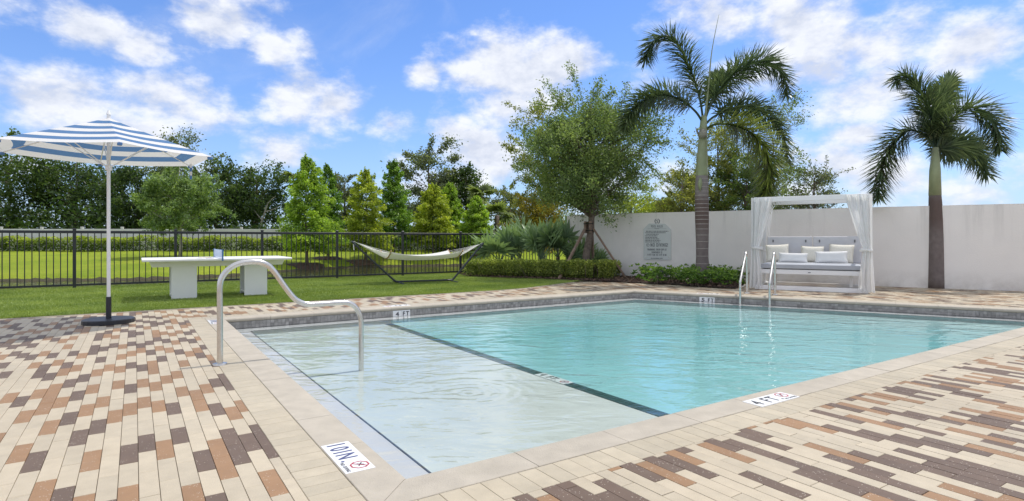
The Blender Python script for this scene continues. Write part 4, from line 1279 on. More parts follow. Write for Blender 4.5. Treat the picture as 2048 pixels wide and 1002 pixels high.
def broad_tree(name, label, base, H, crown_z, rx, rz, leaf, bark, nleaf, lsz, seed, trunk_r=.12, clumps=70, shoots=14, group=None, cat='tree', gap=.0, lean=(0, 0), csig=.16, shootlen=.35):
    """tapered trunk with limbs reaching leaf clumps spread through an uneven crown"""
    rng = np.random.default_rng(seed)
    base = np.array(base, float)
    t = thing(name, label, cat, Vector(base), group)
    top = base + np.array([lean[0], lean[1], H])
    mb = MB()
    tp = trunk_path(base - np.array([0, 0, .1]), base + (top - base) * .86, rng)
    rad = [trunk_r * (1.25 if k == 0 else 1) * (1 - .80 * k / (len(tp) - 1)) for k in range(len(tp))]
    mb.tube(tp, rad, 10)
    cc = base + np.array([lean[0] * .6, lean[1] * .6, crown_z])
    # clump centres: biased outward, lobed envelope
    d = unit(rng.normal(size=(clumps, 3)))
    lob = 1 + .22 * np.sin(d[:, 0] * 5 + seed) * np.sin(d[:, 1] * 4 + seed * 1.7) + .16 * np.sin(d[:, 2] * 6 + seed * .6) + rng.normal(0, .07, clumps)
    rr_ = rng.uniform(.25, 1, clumps) ** .55 * lob
    C = cc + d * rr_[:, None] * np.array([rx, rx, rz])
    C[:, 2] = np.maximum(C[:, 2], base[2] + crown_z - rz * .92 + rng.uniform(0, .25 * rz, clumps))
    tpa = np.array([list(p) for p in tp])
    Ls, cen, axs = [], [], []
    per = nleaf // clumps
    for i in range(clumps):
        # limb from the trunk below the clump
        zt = max(base[2] + (crown_z - rz) * .95, C[i, 2] - np.linalg.norm(C[i, :2] - cc[:2]) * rng.uniform(.5, .95))
        f = np.clip((zt - tpa[0, 2]) / (tpa[-1, 2] - tpa[0, 2]), .25, 1) * (len(tp) - 1); k = int(min(f, len(tp) - 2))
        a = tpa[k] + (tpa[k + 1] - tpa[k]) * (f - k)
        r0 = max(.006, trunk_r * .30 * (1 - .6 * f / (len(tp) - 1)))
        lp = limb(mb, a, C[i], r0, .005, rng, 4, 5, .14, .06)
        m = int(per * rng.uniform(.6, 1.4))
        sg_ = csig * rng.uniform(.7, 1.35)
        s1 = rng.normal(size=(m, 3)) * np.array([sg_ * rx, sg_ * rx, sg_ * .8 * rx]) * .8
        q_ = C[i] + s1
        # some leaves run back along the limb
        nb2 = m // 5; tt = rng.uniform(.45, 1, nb2); lpa = np.array([list(p) for p in lp])
        ii = np.clip((tt * 4).astype(int), 0, 3); q2 = lpa[ii] + (lpa[ii + 1] - lpa[ii]) * (tt * 4 - ii)[:, None] + rng.normal(size=(nb2, 3)) * .05 * rx
        cen += [q_, q2]; Ls += [rng.normal(0, .10) + np.clip(rng.beta(2, 3, m + nb2), 0, 1)]
    for i in range(shoots):                         # wispy shoots breaking the outline
        dd = unit(rng.normal(size=3) + np.array([0, 0, .5])); st_ = cc + dd * np.array([rx, rx, rz]) * .82
        en_ = st_ + unit(dd + rng.normal(size=3) * .45) * rx * rng.uniform(.5, 1.1) * shootlen * 1.6
        lp = limb(mb, st_, en_, .008, .003, rng, 4, 4, .15)
        m = int(per * .8); lpa = np.array([list(p) for p in lp]); tt = rng.uniform(0, 1, m) ** .8; ii = np.clip((tt * 4).astype(int), 0, 3)
        cen.append(lpa[ii] + (lpa[ii + 1] - lpa[ii]) * (tt * 4 - ii)[:, None] + rng.normal(size=(m, 3)) * .045 * rx); Ls.append(np.clip(rng.beta(2, 2.4, m), 0, 1))
    mb.build('trunk', bark, t, smooth=True)
    cen = np.concatenate(cen); r_ = np.clip(np.concatenate(Ls), 0, 1)
    V, Fq = leaf_quads(cen, lsz, lsz * .5, rng, np.array([0, 0, -.25]))
    npobj('crown', V, Fq, leaf, t, np.repeat(r_, 4))
    return t
def cypress(name, label, base, H, R0, z0, leaf, bark, nleaf, lsz, seed, trunk_r=.09, group=None, point=.68):
    """conical bald cypress: whorls of feathery, slightly drooping sprays"""
    rng = np.random.default_rng(seed); base = np.array(base, float)
    t = thing(name, label, 'tree', Vector(base), group)
    mb = MB(); tp = trunk_path(base - np.array([0, 0, .1]), base + np.array([rng.normal() * .05, 0, H * .97]), rng, .012, 8)
    mb.tube(tp, [trunk_r * (1.5 if k == 0 else 1) * (1 - .9 * k / 8) for k in range(9)], 8)
    nb_ = 84; cen, rv, ax = [], [], []
    for i in range(nb_):
        f = (i + rng.uniform(0, 1)) / nb_
        z = z0 + (H - z0) * f
        rad = R0 * (max(0.02, 1 - f) ** point) * rng.uniform(.52, 1.16) * (1 if f > .06 else .8) + .10
        an = i * 2.39996 + rng.normal(0, .3)
        a = base + np.array([0, 0, z]); dirv = np.array([math.cos(an), math.sin(an), 0])
        up = .42 * f + .08 - .10 * (1 - f)
        tip = a + dirv * rad + np.array([0, 0, up * rad])
        lp = limb(mb, a, tip, .016 * (1 - f) + .006, .003, rng, 3, 4, .06, .03)
        m = int(nleaf / nb_ * (.35 + 1.3 * (1 - f) ** .8) * rng.uniform(.7, 1.3))
        tt = rng.uniform(.18, 1.05, m) ** .75
        side = rng.normal(0, 1, m) * .23 * rad * (1.15 - .55 * tt)
        perp = np.array([-dirv[1], dirv[0], 0])
        q_ = a + (tip - a) * tt[:, None] + perp * side[:, None]
        q_[:, 2] += rng.normal(0, .035 * (R0 + .5), m) - .05 * rad * tt ** 2 - np.abs(side) * .20
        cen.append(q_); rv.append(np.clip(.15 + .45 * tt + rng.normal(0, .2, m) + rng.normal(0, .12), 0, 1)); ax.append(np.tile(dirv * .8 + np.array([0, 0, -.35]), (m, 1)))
    mb.build('trunk', bark, t, smooth=True)
    cen = np.concatenate(cen); ax = np.concatenate(ax); rv = np.concatenate(rv)
    V, Fq = leaf_quads(cen, lsz, lsz * .42, rng, ax, .8)
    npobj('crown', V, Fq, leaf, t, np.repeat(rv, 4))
    return t
def lz(x, y): return float(landz(np.array(x), np.array(y)))
def spot(px_, Yd): x = (px_ - CX) / F * Yd; return (x, Yd, lz(x, Yd))
def topz(py, Yd): return EYE + (HY - py) / F * Yd

# ---- trees on the lawn bank: (photo x, distance, top y, half width px, colour, ...)
cyps = [
 ('bright green conical cypress with mulch ring behind the hammock end of the table', 614, 28.0, 320, 66, 'lf_cyp', 1, 9000, .13),
 ('slim green cypress tucked behind the bright cypress beside the table', 656, 31.5, 332, 34, 'lf_cypd', 2, 5200, .13),
 ('yellow-tinged cypress left of the two middle fence posts', 732, 31.0, 345, 56, 'lf_cypy', 3, 7600, .13),
 ('tall deep green cypress behind the left arm of the hammock', 787, 33.5, 326, 46, 'lf_cypd', 4, 8200, .14),
 ('golden green cypress above the middle of the hammock', 866, 33.0, 372, 47, 'lf_cypy', 5, 7600, .14),
 ('soft green cypress just behind the golden cypress', 900, 36.5, 370, 34, 'lf_cyp', 6, 5600, .15),
 ('low lime green cypress above the right end of the hammock', 953, 34.0, 397, 38, 'lf_cyp', 7, 6000, .14),
]
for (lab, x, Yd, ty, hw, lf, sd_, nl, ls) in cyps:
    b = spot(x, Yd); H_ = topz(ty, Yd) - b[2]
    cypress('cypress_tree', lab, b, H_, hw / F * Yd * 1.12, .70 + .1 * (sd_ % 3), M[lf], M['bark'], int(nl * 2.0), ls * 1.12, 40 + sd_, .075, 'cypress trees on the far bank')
b = spot(360, 30.0)
broad_tree('maple_tree', 'pale green young maple behind the fence at the left', b, topz(300, 30) - b[2], topz(405, 30) - b[2], 1.8, 1.55, M['lf_maple'], M['palebark'], 13000, .15, 12, .085, 60, 34, csig=.11, shootlen=.45)
# mulch rings under the near cypresses
for (x, Yd, r_) in ((614, 28.0, .95), (656, 31.5, .8), (722, 31.0, .8)):
    b = spot(x, Yd); q = MB(); n = 22; rr_ = random.Random(int(x))
    pts = [(b[0] + r_ * math.cos(2 * math.pi * k / n) * rr_.uniform(.85, 1.12), b[1] + r_ * math.sin(2 * math.pi * k / n) * rr_.uniform(.85, 1.12)) for k in range(n)]
    q.v = [(b[0], b[1], b[2] + .12)] + [(x_, y_, lz(x_, y_) + .02) for x_, y_ in pts]
    q.v += [(b[0] + (x_ - b[0]) * .55, b[1] + (y_ - b[1]) * .55, b[2] + .10 + rr_.uniform(-.02, .03)) for x_, y_ in pts]
    q.f = [(0, n + 1 + k, n + 1 + (k + 1) % n) for k in range(n)] + [(n + 1 + k, 1 + k, 1 + (k + 1) % n, n + 1 + (k + 1) % n) for k in range(n)]; q.m = [0] * len(q.f)
    q.build('mulch_ring', M['chip'], kind='structure', smooth=True)

# ---- the wood behind: separate trees
woods = [
 ('dark broadleaf tree at the far left edge behind the white fence', -150, 44, 300, 95, 'lf_dark', 20, 7000, .26),
 ('tall dark tree left of the parasol', 20, 43, 285, 100, 'lf_mid', 21, 7500, .26),
 ('dark green tree directly behind the parasol pole', 150, 46, 300, 95, 'lf_dark', 22, 7000, .27),
 ('dense dark tree under the right half of the parasol', 275, 45, 330, 75, 'lf_dark', 23, 7000, .25),
 ('thin olive tree whose top shows over the parasol tip', 368, 44, 276, 62, 'lf_grey', 24, 4200, .22),
 ('dark tree right of the parasol strap', 432, 45, 335, 62, 'lf_mid', 25, 6500, .24),
 ('shadowy tree with a pale leaning trunk left of the bright cypress', 512, 45, 330, 72, 'lf_dark', 26, 6500, .24),
 ('grey green tree peeping between two cypresses', 690, 47, 345, 34, 'lf_grey', 27, 3600, .22),
 ('tall dark oak rising above the hammock', 856, 47, 288, 68, 'lf_grey', 28, 8200, .24),
 ('dark oak with an uneven top right of the tall oak', 932, 48, 335, 46, 'lf_dark', 29, 4800, .24),
 ('fine grey green tree left of the staked tree', 1020, 40, 372, 36, 'lf_grey', 30, 3600, .18),
]
for (lab, x, Yd, ty, hw, lf, sd_, nl, ls) in woods:
    b = spot(x, Yd); H_ = topz(ty, Yd) - b[2]; r_ = hw / F * Yd
    broad_tree('wood_tree', lab, b, H_, H_ * .60, r_, H_ * .42, M[lf], M['bark'], nl, ls, sd_, .16, 46, 10, 'trees of the wood behind the white fence')
# pale leaning bare trunk
b = spot(508, 43.5); q = MB(); rgb = np.random.default_rng(77)
tbr = thing('bare_trunk', 'pale leaning bare trunk at the edge of the dark wood', 'tree', Vector(b))
pts_ = limb(q, b, at(535, 408, 43), .09, .05, rgb, 5, 7, .03); limb(q, pts_[3], at(505, 415, 43), .045, .02, rgb, 3, 5, .05); limb(q, pts_[4], at(560, 412, 43), .04, .015, rgb, 3, 5, .05); limb(q, pts_[5], at(552, 392, 43), .035, .012, rgb, 3, 5, .05)
q.build('trunk', M['palebark'], tbr, smooth=True)
# understorey that reads as one dark mass
rgu = np.random.default_rng(5)
m = 26000; xs = rgu.uniform(-62, 2, m); ys = rgu.uniform(39.5, 52, m); hgt = 2.6 + 1.6 * np.sin(xs * .55) * np.sin(xs * .21 + 1) + .8 * np.sin(xs * 1.7)
hgt = np.where(xs > -19, hgt * .55, hgt); zz = landz(xs, ys) + rgu.uniform(0, 1, m) ** .8 * np.maximum(hgt, .8)
V, Fq = leaf_quads(np.stack([xs, ys, zz], 1), .34, .2, rgu)
npobj('thicket', V, Fq, M['lf_dark'], None, np.repeat(np.clip(rgu.beta(1.5, 4, m), 0, 1), 4), kind='stuff', label='dark undergrowth filling the wood behind the white fence', cat='undergrowth')

# ---- cabbage palms far behind
def fan_leaf_mesh(name, nseg, R_, spread, mat_, petiole, droop, seed, fold=.10):
    rng = random.Random(seed); q = MB()
    pet_end = Vector((0, petiole, 0))
    q.tube([Vector((0, 0, 0)), Vector((0, petiole * .5, petiole * .04)), pet_end], [.014, .011, .009], 5, cap=False)
    vals = [.35] * len(q.v)
    for k in range(nseg):
        a = -spread / 2 + spread * k / (nseg - 1) + rng.uniform(-.02, .02)
        L = R_ * (1 - .22 * abs(a / (spread / 2)) ** 2) * rng.uniform(.88, 1.08)
        d = Vector((math.sin(a), math.cos(a), 0)); sd_ = Vector((d.y, -d.x, 0)); w = R_ * spread / nseg * .40
        zf = fold * (1 if k % 2 else -1) * w
        dr = droop * rng.uniform(.4, 1.5)
        pts = [(0.02, .25), (.38, 1.0), (.72, .62), (1.0, .04)]
        b0 = len(q.v)
        for (f, ww) in pts:
            c = pet_end + d * (L * f) + Vector((0, 0, .10 * L * f - dr * L * f * f * f + zf))
            for s in (-1, 1): q.v.append(tuple(c + sd_ * (w * ww * s) + Vector((0, 0, -.25 * w * ww))))
            q.v.append(tuple(c + Vector((0, 0, .25 * w * ww))))
            vals += [.2 + .5 * f + rng.uniform(-.1, .2)] * 3
        for i in range(3):
            o_ = b0 + i * 3
            q.f.append((o_, o_ + 2, o_ + 5, o_ + 3)); q.f.append((o_ + 2, o_ + 1, o_ + 4, o_ + 5)); q.m += [0, 0]
    me = q.mesh(name, mat_)
    at_ = me.attributes.new('rnd', 'FLOAT', 'POINT'); at_.data.foreach_set('value', [min(1, max(0, v)) for v in vals])
    return me
M['lf_cab'] = leafmat('cabbage palm leaf', (.06, .09, .035), .45, hue=(.16, .19, .07))
cabm = [fan_leaf_mesh('frond', 12, .75, 3.6, M['lf_cab'], .55, .35, s) for s in (1, 2)]
def cabbage_palm(label, x, Yd, ty, sc=1.0, seed=1, group='cabbage palms far behind'):
    b = spot(x, Yd); H_ = topz(ty, Yd) - b[2] - .9 * sc; rng = random.Random(seed)
    t = thing('cabbage_palm', label, 'palm tree', Vector(b), group)
    q = MB(); q.tube([Vector(b), Vector(b) + EZ * H_ * .5, Vector(b) + EZ * H_], [.16, .14, .15], 8); q.build('trunk', M['bark'], t, smooth=True)
    for k in range(16):
        inst('frond', cabm[k % 2], t, Vector(b) + EZ * (H_ - .05), (rng.uniform(-.7, 1.15), 0, k * 2.4 + rng.uniform(-.3, .3)), (sc,) * 3)
cabbage_palm('cabbage palm standing beside the dark oaks', 963, 44, 366, 1.15, 3)
cabbage_palm('cabbage palm just above the fan palms', 994, 36, 402, 1.0, 4)
cabbage_palm('small cabbage palm over the wall beside the sign', 1322, 34, 395, 1.0, 5)
cabbage_palm('cabbage palm behind the bright cypress top', 590, 46, 338, 1.1, 6)

# ---- white vinyl fence and clipped hedge along the back of the lawn
vf = thing('vinyl_fence', 'white vinyl panel fence in front of the wood', 'fence', Vector(spot(500, 36)))
pm = MB(); pm.cbox((0, 0, .68), (2.36, .04, 1.30), ch=.004); pm.cbox((0, 0, 1.36), (2.36, .06, .09), ch=.006); panm = pm.mesh('panel', M['vinyl'])
pm = MB(); pm.cbox((0, 0, .74), (.13, .13, 1.50), ch=.006); pm.cbox((0, 0, 1.51), (.16, .16, .05), ch=.02); vpm = pm.mesh('post', M['vinyl'])
nvp = 22
for k in range(nvp):
    x0_, y0_ = -42 + k * 2.47, 35.6 + k * .10
    z_ = lz(x0_, y0_) - .06
    inst('post', vpm, vf, (x0_, y0_, z_))
    if k < nvp - 1: inst('panel', panm, vf, (x0_ + 1.235, y0_ + .05, z_), (0, 0, math.atan2(.10, 2.47)))
rgh = np.random.default_rng(15)
hg = thing('hedge', 'leafy green hedge along the foot of the white vinyl fence', 'hedge', Vector(spot(500, 34.6)))
m = 30000; xs = rgh.uniform(-38, 6, m); yb = 34.5 + (xs + 42) * .04; ys = yb + rgh.normal(0, .28, m)
dens_ = .55 + .45 * np.sin(xs * 1.9) * np.sin(xs * .73 + 2)
kp = rgh.random(m) < np.clip(dens_ + .35, .25, 1); xs, ys = xs[kp], ys[kp]; m = len(xs)
hz_ = .86 + .12 * np.sin(xs * 2.3) * np.sin(xs * .9)
zq = rgh.random(m) ** .75 * hz_; zz = landz(xs, ys) + zq
V, Fq = leaf_quads(np.stack([xs, ys, zz], 1), .15, .085, rgh)
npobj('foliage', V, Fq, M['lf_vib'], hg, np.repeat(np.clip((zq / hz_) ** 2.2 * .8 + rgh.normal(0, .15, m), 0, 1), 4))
q = MB()
for k in range(60):
    x_ = -38 + k * .74 + random.uniform(-.2, .2); y_ = 34.5 + (x_ + 42) * .04; z_ = lz(x_, y_)
    q.tube([Vector((x_, y_, z_ - .05)), Vector((x_ + random.uniform(-.1, .1), y_, z_ + .5))], [.02, .01], 4, cap=False)
q.build('stems', M['bark'], hg)

# ---- staked live oak beside the wall
ob = Vector(at(1177, 479, 16.75)); ob.z = 0.02
oak = broad_tree('live_oak', 'staked live oak with an airy rounded crown at the wall end', (ob.x, ob.y, .02), 5.95, 3.62, 1.76, 1.80, M['lf_oak'], M['bark'], 52000, .075, 63, .125, 150, 34, lean=(.10, 0), csig=.15, shootlen=.42)
br = thing('tree_brace', 'timber brace poles strapped round the live oak trunk', 'tree brace', ob)
zc = 1.46
q = MB()
for k in range(4):
    a = R(20 + 90 * k); q.cbox(ob + Vector((.115 * math.cos(a), .115 * math.sin(a), zc)), (.035, .085, .34), a, .004)
q.build('batten', M['stake'], br)
for z_ in (1.36, 1.56):
    q = MB(); q.tube([ob + Vector((.14 * math.cos(t_ * math.pi / 8), .14 * math.sin(t_ * math.pi / 8), z_)) for t_ in range(17)], .014, 6); q.build('strap', M['strap'], br)
for (x, y) in ((1128.5, 527), (1252, 557.5), (1190, 548)):
    e = gnd(x, y) if y > 550 else None
    if x == 1128.5: e = at(1117, 548, 15.95); e.z = 0
    if x == 1190: e = at(1188, 548, 16.9); e.z = 0
    if x == 1252: e = at(1252.5, 557, 16.4); e.z = 0.0
    d_ = (e - ob); d_.z = 0; d_.normalize()
    q = MB(); q.bar(ob + d_ * .14 + EZ * 1.42, e + EZ * .0, .075, .05); q.build('pole', M['stake'], br)

# ---- trees beyond the wall
beyond = [
 ('tall feathery yellow green tree behind the live oak', 1085, 24.0, 186, 62, 'lf_oak2', 31, 9000, .11, .55, .45),
 ('golden leaved shrub behind the fan palms', 1082, 23.0, 392, 50, 'lf_rust', 32, 6500, .10, .62, .45),
 ('yellowish feathery tree over the wall right of the oak trunk', 1262, 24.5, 372, 66, 'lf_cypy', 33, 5200, .10, .66, .36),
 ('olive tree behind the foxtail palm trunk', 1436, 23.0, 262, 74, 'lf_oak2', 34, 12500, .10, .60, .45),
 ('dark green tree over the wall left of the daybed', 1490, 22.0, 322, 66, 'lf_mid', 35, 9000, .10, .66, .40),
 ('low olive bush over the wall left of the palm trunk', 1362, 22.0, 350, 42, 'lf_oak2', 36, 5200, .10, .70, .34),
 ('wide airy tree whose branch tips reach past the palm fronds', 1545, 24.0, 215, 74, 'lf_oak', 37, 6500, .10, .60, .45),
 ('airy grey green tree above the daybed canopy', 1628, 22.5, 332, 52, 'lf_grey', 38, 4600, .09, .66, .36),
]
for (lab, x, Yd, ty, hw, lf, sd_, nl, ls, cz, rzf) in beyond:
    b = ((x - CX) / F * Yd, Yd, 0.0); H_ = topz(ty, Yd)
    broad_tree('garden_tree', lab, b, H_, H_ * cz, hw / F * Yd, H_ * rzf, M[lf], M['bark'], nl, ls, sd_, .10, 70, 22, 'trees beyond the garden wall', shootlen=.55)

# ---- foxtail palms
def frond(parent, spine, mat_, rng, L0=.42, nl=230, bare=.14, rr0=.022, wd=.036):
    """plumose frond: stalk along the spine, leaflets standing out all round it"""
    sp = smoothpath([Vector(p) for p in spine], 10)
    cum = [0.0]
    for i in range(1, len(sp)): cum.append(cum[-1] + (sp[i] - sp[i - 1]).length)
    T = cum[-1]
    def pos(f):
        s = f * T; i = 0
        while i < len(cum) - 2 and cum[i + 1] < s: i += 1
        t_ = (s - cum[i]) / max(1e-6, cum[i + 1] - cum[i]); return sp[i].lerp(sp[i + 1], t_), (sp[i + 1] - sp[i]).normalized()
    q = MB(); n = len(sp)
    q.tube(sp, [rr0 * (1 - .85 * k / (n - 1)) + .003 for k in range(n)], 6)
    vals = [.15] * len(q.v)
    for k in range(nl):
        f = bare + (1 - bare) * (k + rng.random()) / nl
        p, tdir = pos(min(f, .999))
        a = k * 2.399 + rng.uniform(-.4, .4)
        s0 = tdir.cross(Vector((0, 0, 1)))
        if s0.length < .05: s0 = tdir.cross(Vector((1, 0, 0)))
        s0.normalize(); s1 = s0.cross(tdir)
        out = s0 * math.cos(a) + s1 * math.sin(a)
        fe = (f - bare) / (1 - bare)
        L = L0 * (.45 + .75 * math.sin(math.pi * min(1, .18 + .74 * fe))) * rng.uniform(.8, 1.15)
        d = (out * 1.0 + tdir * (.30 + .42 * fe)).normalized()
        m1 = p + d * L * .5; e = p + d * L * .97 + Vector((0, 0, -.10 * L))
        sd_ = d.cross(tdir); sd_ = (sd_ if sd_.length > .01 else s0).normalized() * wd * .5 * rng.uniform(.8, 1.2)
        b0 = len(q.v)
        q.v += [tuple(p - sd_ * .5), tuple(p + sd_ * .5), tuple(m1 + sd_), tuple(e), tuple(m1 - sd_)]
        q.f += [(b0, b0 + 1, b0 + 2, b0 + 4), (b0 + 4, b0 + 2, b0 + 3)]; q.m += [0, 0]
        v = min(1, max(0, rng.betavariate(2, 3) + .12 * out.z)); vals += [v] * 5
    me = q.mesh('frond', mat_, False, off(parent))
    at_ = me.attributes.new('rnd', 'FLOAT', 'POINT'); at_.data.foreach_set('value', vals)
    o = bpy.data.objects.new('frond', me); o.parent = parent; COL.objects.link(o); return o
def trunkmat():
    q = N('ringed palm trunk')
    sep_ = q.n('ShaderNodeSeparateXYZ'); q.l(q.co.outputs['Object'], sep_.inputs[0])
    z = q.math('ADD', sep_.outputs[2], q.math('MULTIPLY', q.noise(3, 2), .03))
    col = q.mix(q.mapr(q.noise(7, 5, .6), .3, .7), (.145, .118, .11), (.215, .18, .17))
    dark = q.math('MULTIPLY', q.mapr(z, 1.25, 1.6), q.mapr(z, 2.30, 2.0))
    col = q.mix(q.math('MULTIPLY', dark, .85), col, (.115, .078, .066))
    col = q.mix(q.mapr(z, 2.15, 2.35), col, (.235, .21, .195))
    return q.done(q.bsdf(col, .85, 0, q.bump(q.noise(30, 5), .5, .01)).outputs[0])
M['ptrunk'] = trunkmat()
M['ring'] = mat('palm ring scar', (.36, .33, .30), .9, var=.2, scale=20)
M['shaft'] = mat('green crownshaft', (.27, .31, .17), .5, var=.2, scale=3, stain=.6, stain_c=(.40, .40, .31))
M['sheath'] = mat('old leaf sheath', (.28, .27, .22), .8, var=.3, scale=8)
pb = at(1404, 479, 14.45); pb.z = 0.02; PY = 14.45
def PX(x, y, dy=0.0): return at(x, y, PY + dy)
fp = thing('foxtail_palm', 'tall foxtail palm with ringed trunk and arching bushy fronds in front of the wall', 'palm tree', pb)
tr = [(1405, 566, 31), (1405, 545, 28), (1404.5, 515, 23.5), (1404.5, 480, 24.5), (1404, 440, 26.5), (1403.5, 400, 26.5), (1403.5, 365, 25), (1404, 352, 23.5)]
q = MB(); q.tube(smoothpath([PX(x, y) for x, y, w_ in tr], 4), [np.interp(k / 28, np.linspace(0, 1, 8), [w_ / 2 / F * PY for x, y, w_ in tr]) for k in range(29)], 20)
trunk_o = q.build('trunk', M['ptrunk'], fp, smooth=True)
for y in [358, 366, 374, 383, 391, 399, 408, 416, 423, 431, 439, 448, 458, 470, 483, 497, 512, 527]:
    w_ = np.interp(y, [352, 365, 400, 440, 480, 515, 545], [23.5, 25, 26.5, 26.5, 24.5, 23.5, 28]) / 2 / F * PY
    c = PX(np.interp(y, [352, 400, 566], [1404, 1403.5, 1405]), y); q = MB()
    q.tube([c + Vector((0, 0, -.008)), c + Vector((0, 0, .0)), c + Vector((0, 0, .008))], [w_ + .0015, w_ + .005, w_ + .0015], 20, cap=False); q.build('ring_scar', M['ring'], trunk_o, smooth=True)
sh = [(1404, 353, 23), (1404, 330, 22.5), (1405, 300, 19.5), (1406, 270, 16), (1407, 246, 13.5), (1408, 232, 11)]
q = MB(); q.tube(smoothpath([PX(x, y) for x, y, w_ in sh], 4), [np.interp(k / 20, np.linspace(0, 1, 6), [w_ / 2 / F * PY for x, y, w_ in sh]) for k in range(21)], 16); q.build('crownshaft', M['shaft'], fp, smooth=True)
q = MB(); q.tube([PX(1401, 356, -.14), PX(1400, 368, -.17), PX(1400, 382, -.17)], [.03, .06, .015], 8); q.build('leaf_sheath', M['shaft'], fp, smooth=True)
q = MB(); q.tube([PX(1399, 272, -.05), PX(1394, 262, -.08), PX(1391, 254, -.08)], [.03, .022, .006], 6); q.tube([PX(1406, 275, -.1), PX(1405, 268, -.12), PX(1406, 260, -.1)], [.10, .10, .08], 10); q.build('leaf_sheath', M['sheath'], fp, smooth=True)
frr = random.Random(9)
fr_spines = [
 ('lf_palm', [(1406, 240, 0), (1400, 200, .1), (1385, 150, .25), (1362, 100, .4), (1335, 72, .5), (1306, 84, .55), (1290, 122, .55)], .52, 620),
 ('lf_palm', [(1404, 242, 0), (1390, 222, -.1), (1362, 200, -.3), (1325, 190, -.5), (1285, 203, -.7), (1258, 232, -.8), (1246, 262, -.85)], .48, 560),
 ('lf_palm', [(1410, 238, 0), (1424, 205, .1), (1450, 165, .25), (1492, 132, .4), (1535, 124, .5), (1565, 148, .5), (1574, 190, .5)], .54, 620),
 ('lf_palm', [(1413, 246, 0), (1430, 232, .3), (1465, 216, .6), (1510, 218, .9), (1550, 245, 1.0), (1570, 285, 1.0), (1574, 325, 1.0)], .50, 580),
 ('lf_palm_sunlit', [(1413, 258, 0), (1430, 249, -.2), (1465, 250, -.5), (1505, 268, -.8), (1533, 308, -.95), (1538, 358, -1.0), (1526, 402, -1.0)], .58, 760),
 ('lf_palm', [(1409, 236, 0), (1416, 205, .6), (1424, 176, 1.2), (1432, 158, 1.9), (1438, 152, 2.5), (1444, 158, 3.1)], .36, 300),
]
for lf, pts_, L0, nl in fr_spines:
    frond(fp, [PX(x, y, dy) for x, y, dy in pts_], M[lf], frr, L0, nl, .17, .028)
q = MB(); q.tube(smoothpath([PX(1410, 240), PX(1418, 160), PX(1424, 100), PX(1438, 28)], 4), [.03 - .0265 * k / 12 for k in range(13)], 6); q.build('spear_leaf', M['shaft'], fp, smooth=True)

# second foxtail palm past the daybed
PY2 = 13.2
pb2 = at(1872, 479, PY2); pb2.z = 0.0
fp2 = thing('foxtail_palm', 'foxtail palm at the far right whose fronds hang beside the daybed', 'palm tree', pb2)
P2 = lambda x, y, dy=0.0: at(x, y, PY2 + dy)
q = MB(); q.tube(smoothpath([pb2, P2(1872, 480), P2(1871, 420), P2(1870, 390)], 4), [.17 - .05 * k / 12 for k in range(13)], 16); q.build('trunk', M['ptrunk'], fp2, smooth=True)
q = MB(); q.tube([P2(1870, 391), P2(1870, 340), P2(1871, 295)], [.125, .11, .06], 14); q.build('crownshaft', M['shaft'], fp2, smooth=True)
for pts_ in ([(1870, 300, 0), (1850, 270, .1), (1815, 262, .2), (1780, 295, .3), (1762, 345, .35), (1756, 395, .35)], [(1870, 300, 0), (1862, 240, .3), (1840, 180, .6), (1805, 150, .8), (1790, 165, .9)],
             [(1872, 300, 0), (1895, 250, -.2), (1940, 215, -.4), (1985, 240, -.5), (2000, 300, -.5)], [(1872, 305, 0), (1900, 290, .5), (1945, 300, .8), (1975, 350, .9)], [(1871, 298, 0), (1876, 240, .8), (1884, 190, 1.4), (1900, 160, 2.0)]):
    frond(fp2, [P2(x, y, dy) for x, y, dy in pts_], M['lf_palm'], frr, .52, 560, .12, .026)

# ---- silver fan palms behind the clipped hedge
fanm = [fan_leaf_mesh('fan_leaf', 17, .66, 4.0, M['lf_fan'], .62, .08, s, .5) for s in (11, 12, 13)]
fr2 = random.Random(31)
def fan_palm(label, x, Yd, sc, n, zc_=.35, tilt=(.55, 1.4), ang=None):
    b = at(x, 479, Yd); b.z = .02
    t = thing('fan_palm', label, 'palm', b, 'fan palms behind the clipped hedge')
    q = MB(); q.tube([b, b + EZ * .15, b + EZ * zc_], [.09, .08, .06], 8); q.build('stem', M['bark'], t, smooth=True)
    for k in range(n):
        az = (k * 2.4 + fr2.uniform(-.4, .4)) if ang is None else fr2.uniform(*ang)
        el = fr2.uniform(*tilt)
        # leaf mesh points along +Y, blade normal +Z: lift it, then face the blade outward
        o = inst('fan_leaf', fanm[k % 3], t, b + EZ * (zc_ - .04), (0, 0, 0), (sc * fr2.uniform(.85, 1.15),) * 3)
        o.rotation_mode = 'QUATERNION'
        o.rotation_quaternion = (Matrix.Rotation(az, 3, 'Z') @ Matrix.Rotation(el, 3, 'X') @ Matrix.Rotation(fr2.uniform(-1.3, 1.3), 3, 'Y')).to_quaternion()
fan_palm('fan palm at the left, beside the hammock tip', 1000, 18.6, 1.05, 7, .42)
fan_palm('upright fan palm second from the left', 1040, 18.9, 1.08, 6, .5, (.8, 1.4))
fan_palm('broad silvery fan palm in the middle of the row', 1082, 17.9, 1.1, 8, .45)
fan_palm('fan palm against the wall end', 1116, 18.1, 1.1, 7, .55)
fan_palm('low fan palm behind the oak brace', 1160, 17.5, .8, 7, .25)
fan_palm('small fan palm right of the oak trunk', 1196, 17.2, .7, 6, .2)

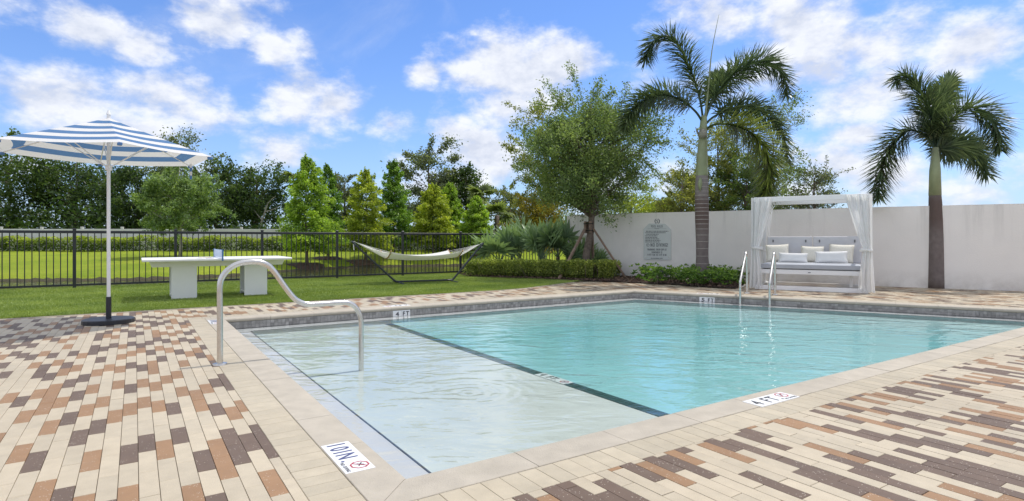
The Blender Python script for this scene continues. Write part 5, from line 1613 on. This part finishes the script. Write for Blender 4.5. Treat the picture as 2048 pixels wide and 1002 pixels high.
# ---- clipped hedge blocks in front of the fan palms
def clipped(label, pts, w, h, n, seed):
    rng = np.random.default_rng(seed); a = np.array([list(p)[:2] for p in pts]); seg = np.linalg.norm(np.diff(a, axis=0), axis=1); cum = np.concatenate([[0], np.cumsum(seg)])
    t = thing('clipped_hedge', label, 'hedge', Vector((a[0, 0], a[0, 1], .02)), 'clipped hedges by the wall')
    s = rng.uniform(-.06, cum[-1] + .06, n); s = s + .03 * rng.normal(size=n); k = np.clip(np.searchsorted(cum, s) - 1, 0, len(seg) - 1)
    d = np.diff(a, axis=0) / seg[:, None]; c = a[k] + d[k] * (s - cum[k])[:, None]; nn = np.stack([d[k][:, 1], -d[k][:, 0]], 1)
    # on a rounded-box shell, lumpy per plant
    lump = 1 + .20 * np.sin(s * 7.2 + seed) + .08 * np.sin(s * 15)
    th = rng.uniform(0, np.pi, n); ct, st_ = np.cos(th), np.sin(th)
    ex_ = .58
    yy = np.sign(ct) * np.abs(ct) ** ex_ * w / 2 * lump; zz = st_ ** ex_ * h * (.94 + .10 * np.sin(s * 7.2 + seed + .4) + .03 * np.sin(s * 17))
    dep = 1 - np.abs(rng.normal(0, .10, n)); yy *= dep; zz *= (1 - np.abs(rng.normal(0, .07, n)))
    low = rng.random(n) < .30; zz = np.where(low, rng.uniform(.05, h, n), zz); yy = np.where(low, np.sign(ct) * w / 2 * lump * rng.uniform(.75, 1.04, n), yy)
    yy *= np.where(zz < .12, .78, 1)
    cen = np.concatenate([c + nn * yy[:, None], zz[:, None]], 1) + np.array([0, 0, .03])
    V, Fq = leaf_quads(cen, .056, .034, rng)
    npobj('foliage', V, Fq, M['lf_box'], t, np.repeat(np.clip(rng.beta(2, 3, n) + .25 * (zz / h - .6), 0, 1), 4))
    q = MB()
    for x in np.arange(.1, cum[-1], .16):
        kk = int(np.clip(np.searchsorted(cum, x) - 1, 0, len(seg) - 1)); p_ = a[kk] + d[kk] * (x - cum[kk])
        for j in range(2):
            o_ = rng.normal(0, .09, 2); q.tube([Vector((p_[0] + o_[0] * .5, p_[1] + o_[1] * .5, .0)), Vector((p_[0] + o_[0] * 2, p_[1] + o_[1] * 2, h * .85))], [.013, .006], 4, cap=False)
    q.build('stems', M['bark'], t)
clipped('long clipped hedge in front of the fan palms', [at(942, 479, 17.35), at(1020, 479, 16.95), at(1110, 479, 16.45)], .62, .50, 17000, 3)
clipped('clipped hedge rounding the corner by the oak', [at(1122, 479, 16.25), at(1190, 479, 15.85), at(1212, 479, 15.95)], .62, .52, 10500, 4)
clipped('short clipped hedge clump beside the brace foot', [at(1200, 479, 16.6), at(1228, 479, 16.75)], .55, .50, 4200, 6)

# ---- glossy low shrubs round the foxtail palm
def rosette_leaves(rng, c, n, r):
    out, ax = [], []
    for k in range(n):
        p = np.array([rng.normal(0, r * .55), rng.normal(0, r * .55), abs(rng.normal(.16, .10))]); p[2] = min(p[2], .36) 
        for j in range(9):
            an = rng.uniform(0, 6.28); el = rng.uniform(.1, 1.0); dv = np.array([math.cos(an) * math.cos(el), math.sin(an) * math.cos(el), math.sin(el)])
            out.append(c + p + dv * .045); ax.append(dv)
    return np.array(out), np.array(ax)
rs_ = np.random.default_rng(19)
shr = []
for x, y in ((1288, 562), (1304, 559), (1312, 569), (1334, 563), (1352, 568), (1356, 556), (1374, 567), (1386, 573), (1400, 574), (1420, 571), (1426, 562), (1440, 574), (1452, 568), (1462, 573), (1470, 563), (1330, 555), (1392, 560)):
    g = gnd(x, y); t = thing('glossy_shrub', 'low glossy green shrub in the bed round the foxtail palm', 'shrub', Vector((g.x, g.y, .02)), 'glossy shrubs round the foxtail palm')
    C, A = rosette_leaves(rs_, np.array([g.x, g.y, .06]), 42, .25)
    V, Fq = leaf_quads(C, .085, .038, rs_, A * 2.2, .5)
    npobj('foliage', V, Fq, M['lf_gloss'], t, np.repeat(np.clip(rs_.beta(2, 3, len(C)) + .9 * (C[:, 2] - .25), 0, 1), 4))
    q = MB()
    for k in range(7): q.tube([Vector((g.x + random.uniform(-.05, .05), g.y + random.uniform(-.05, .05), .0)), Vector((g.x + random.uniform(-.2, .2), g.y + random.uniform(-.2, .2), .24))], [.007, .004], 4, cap=False)
    q.build('stems', M['bark'], t)
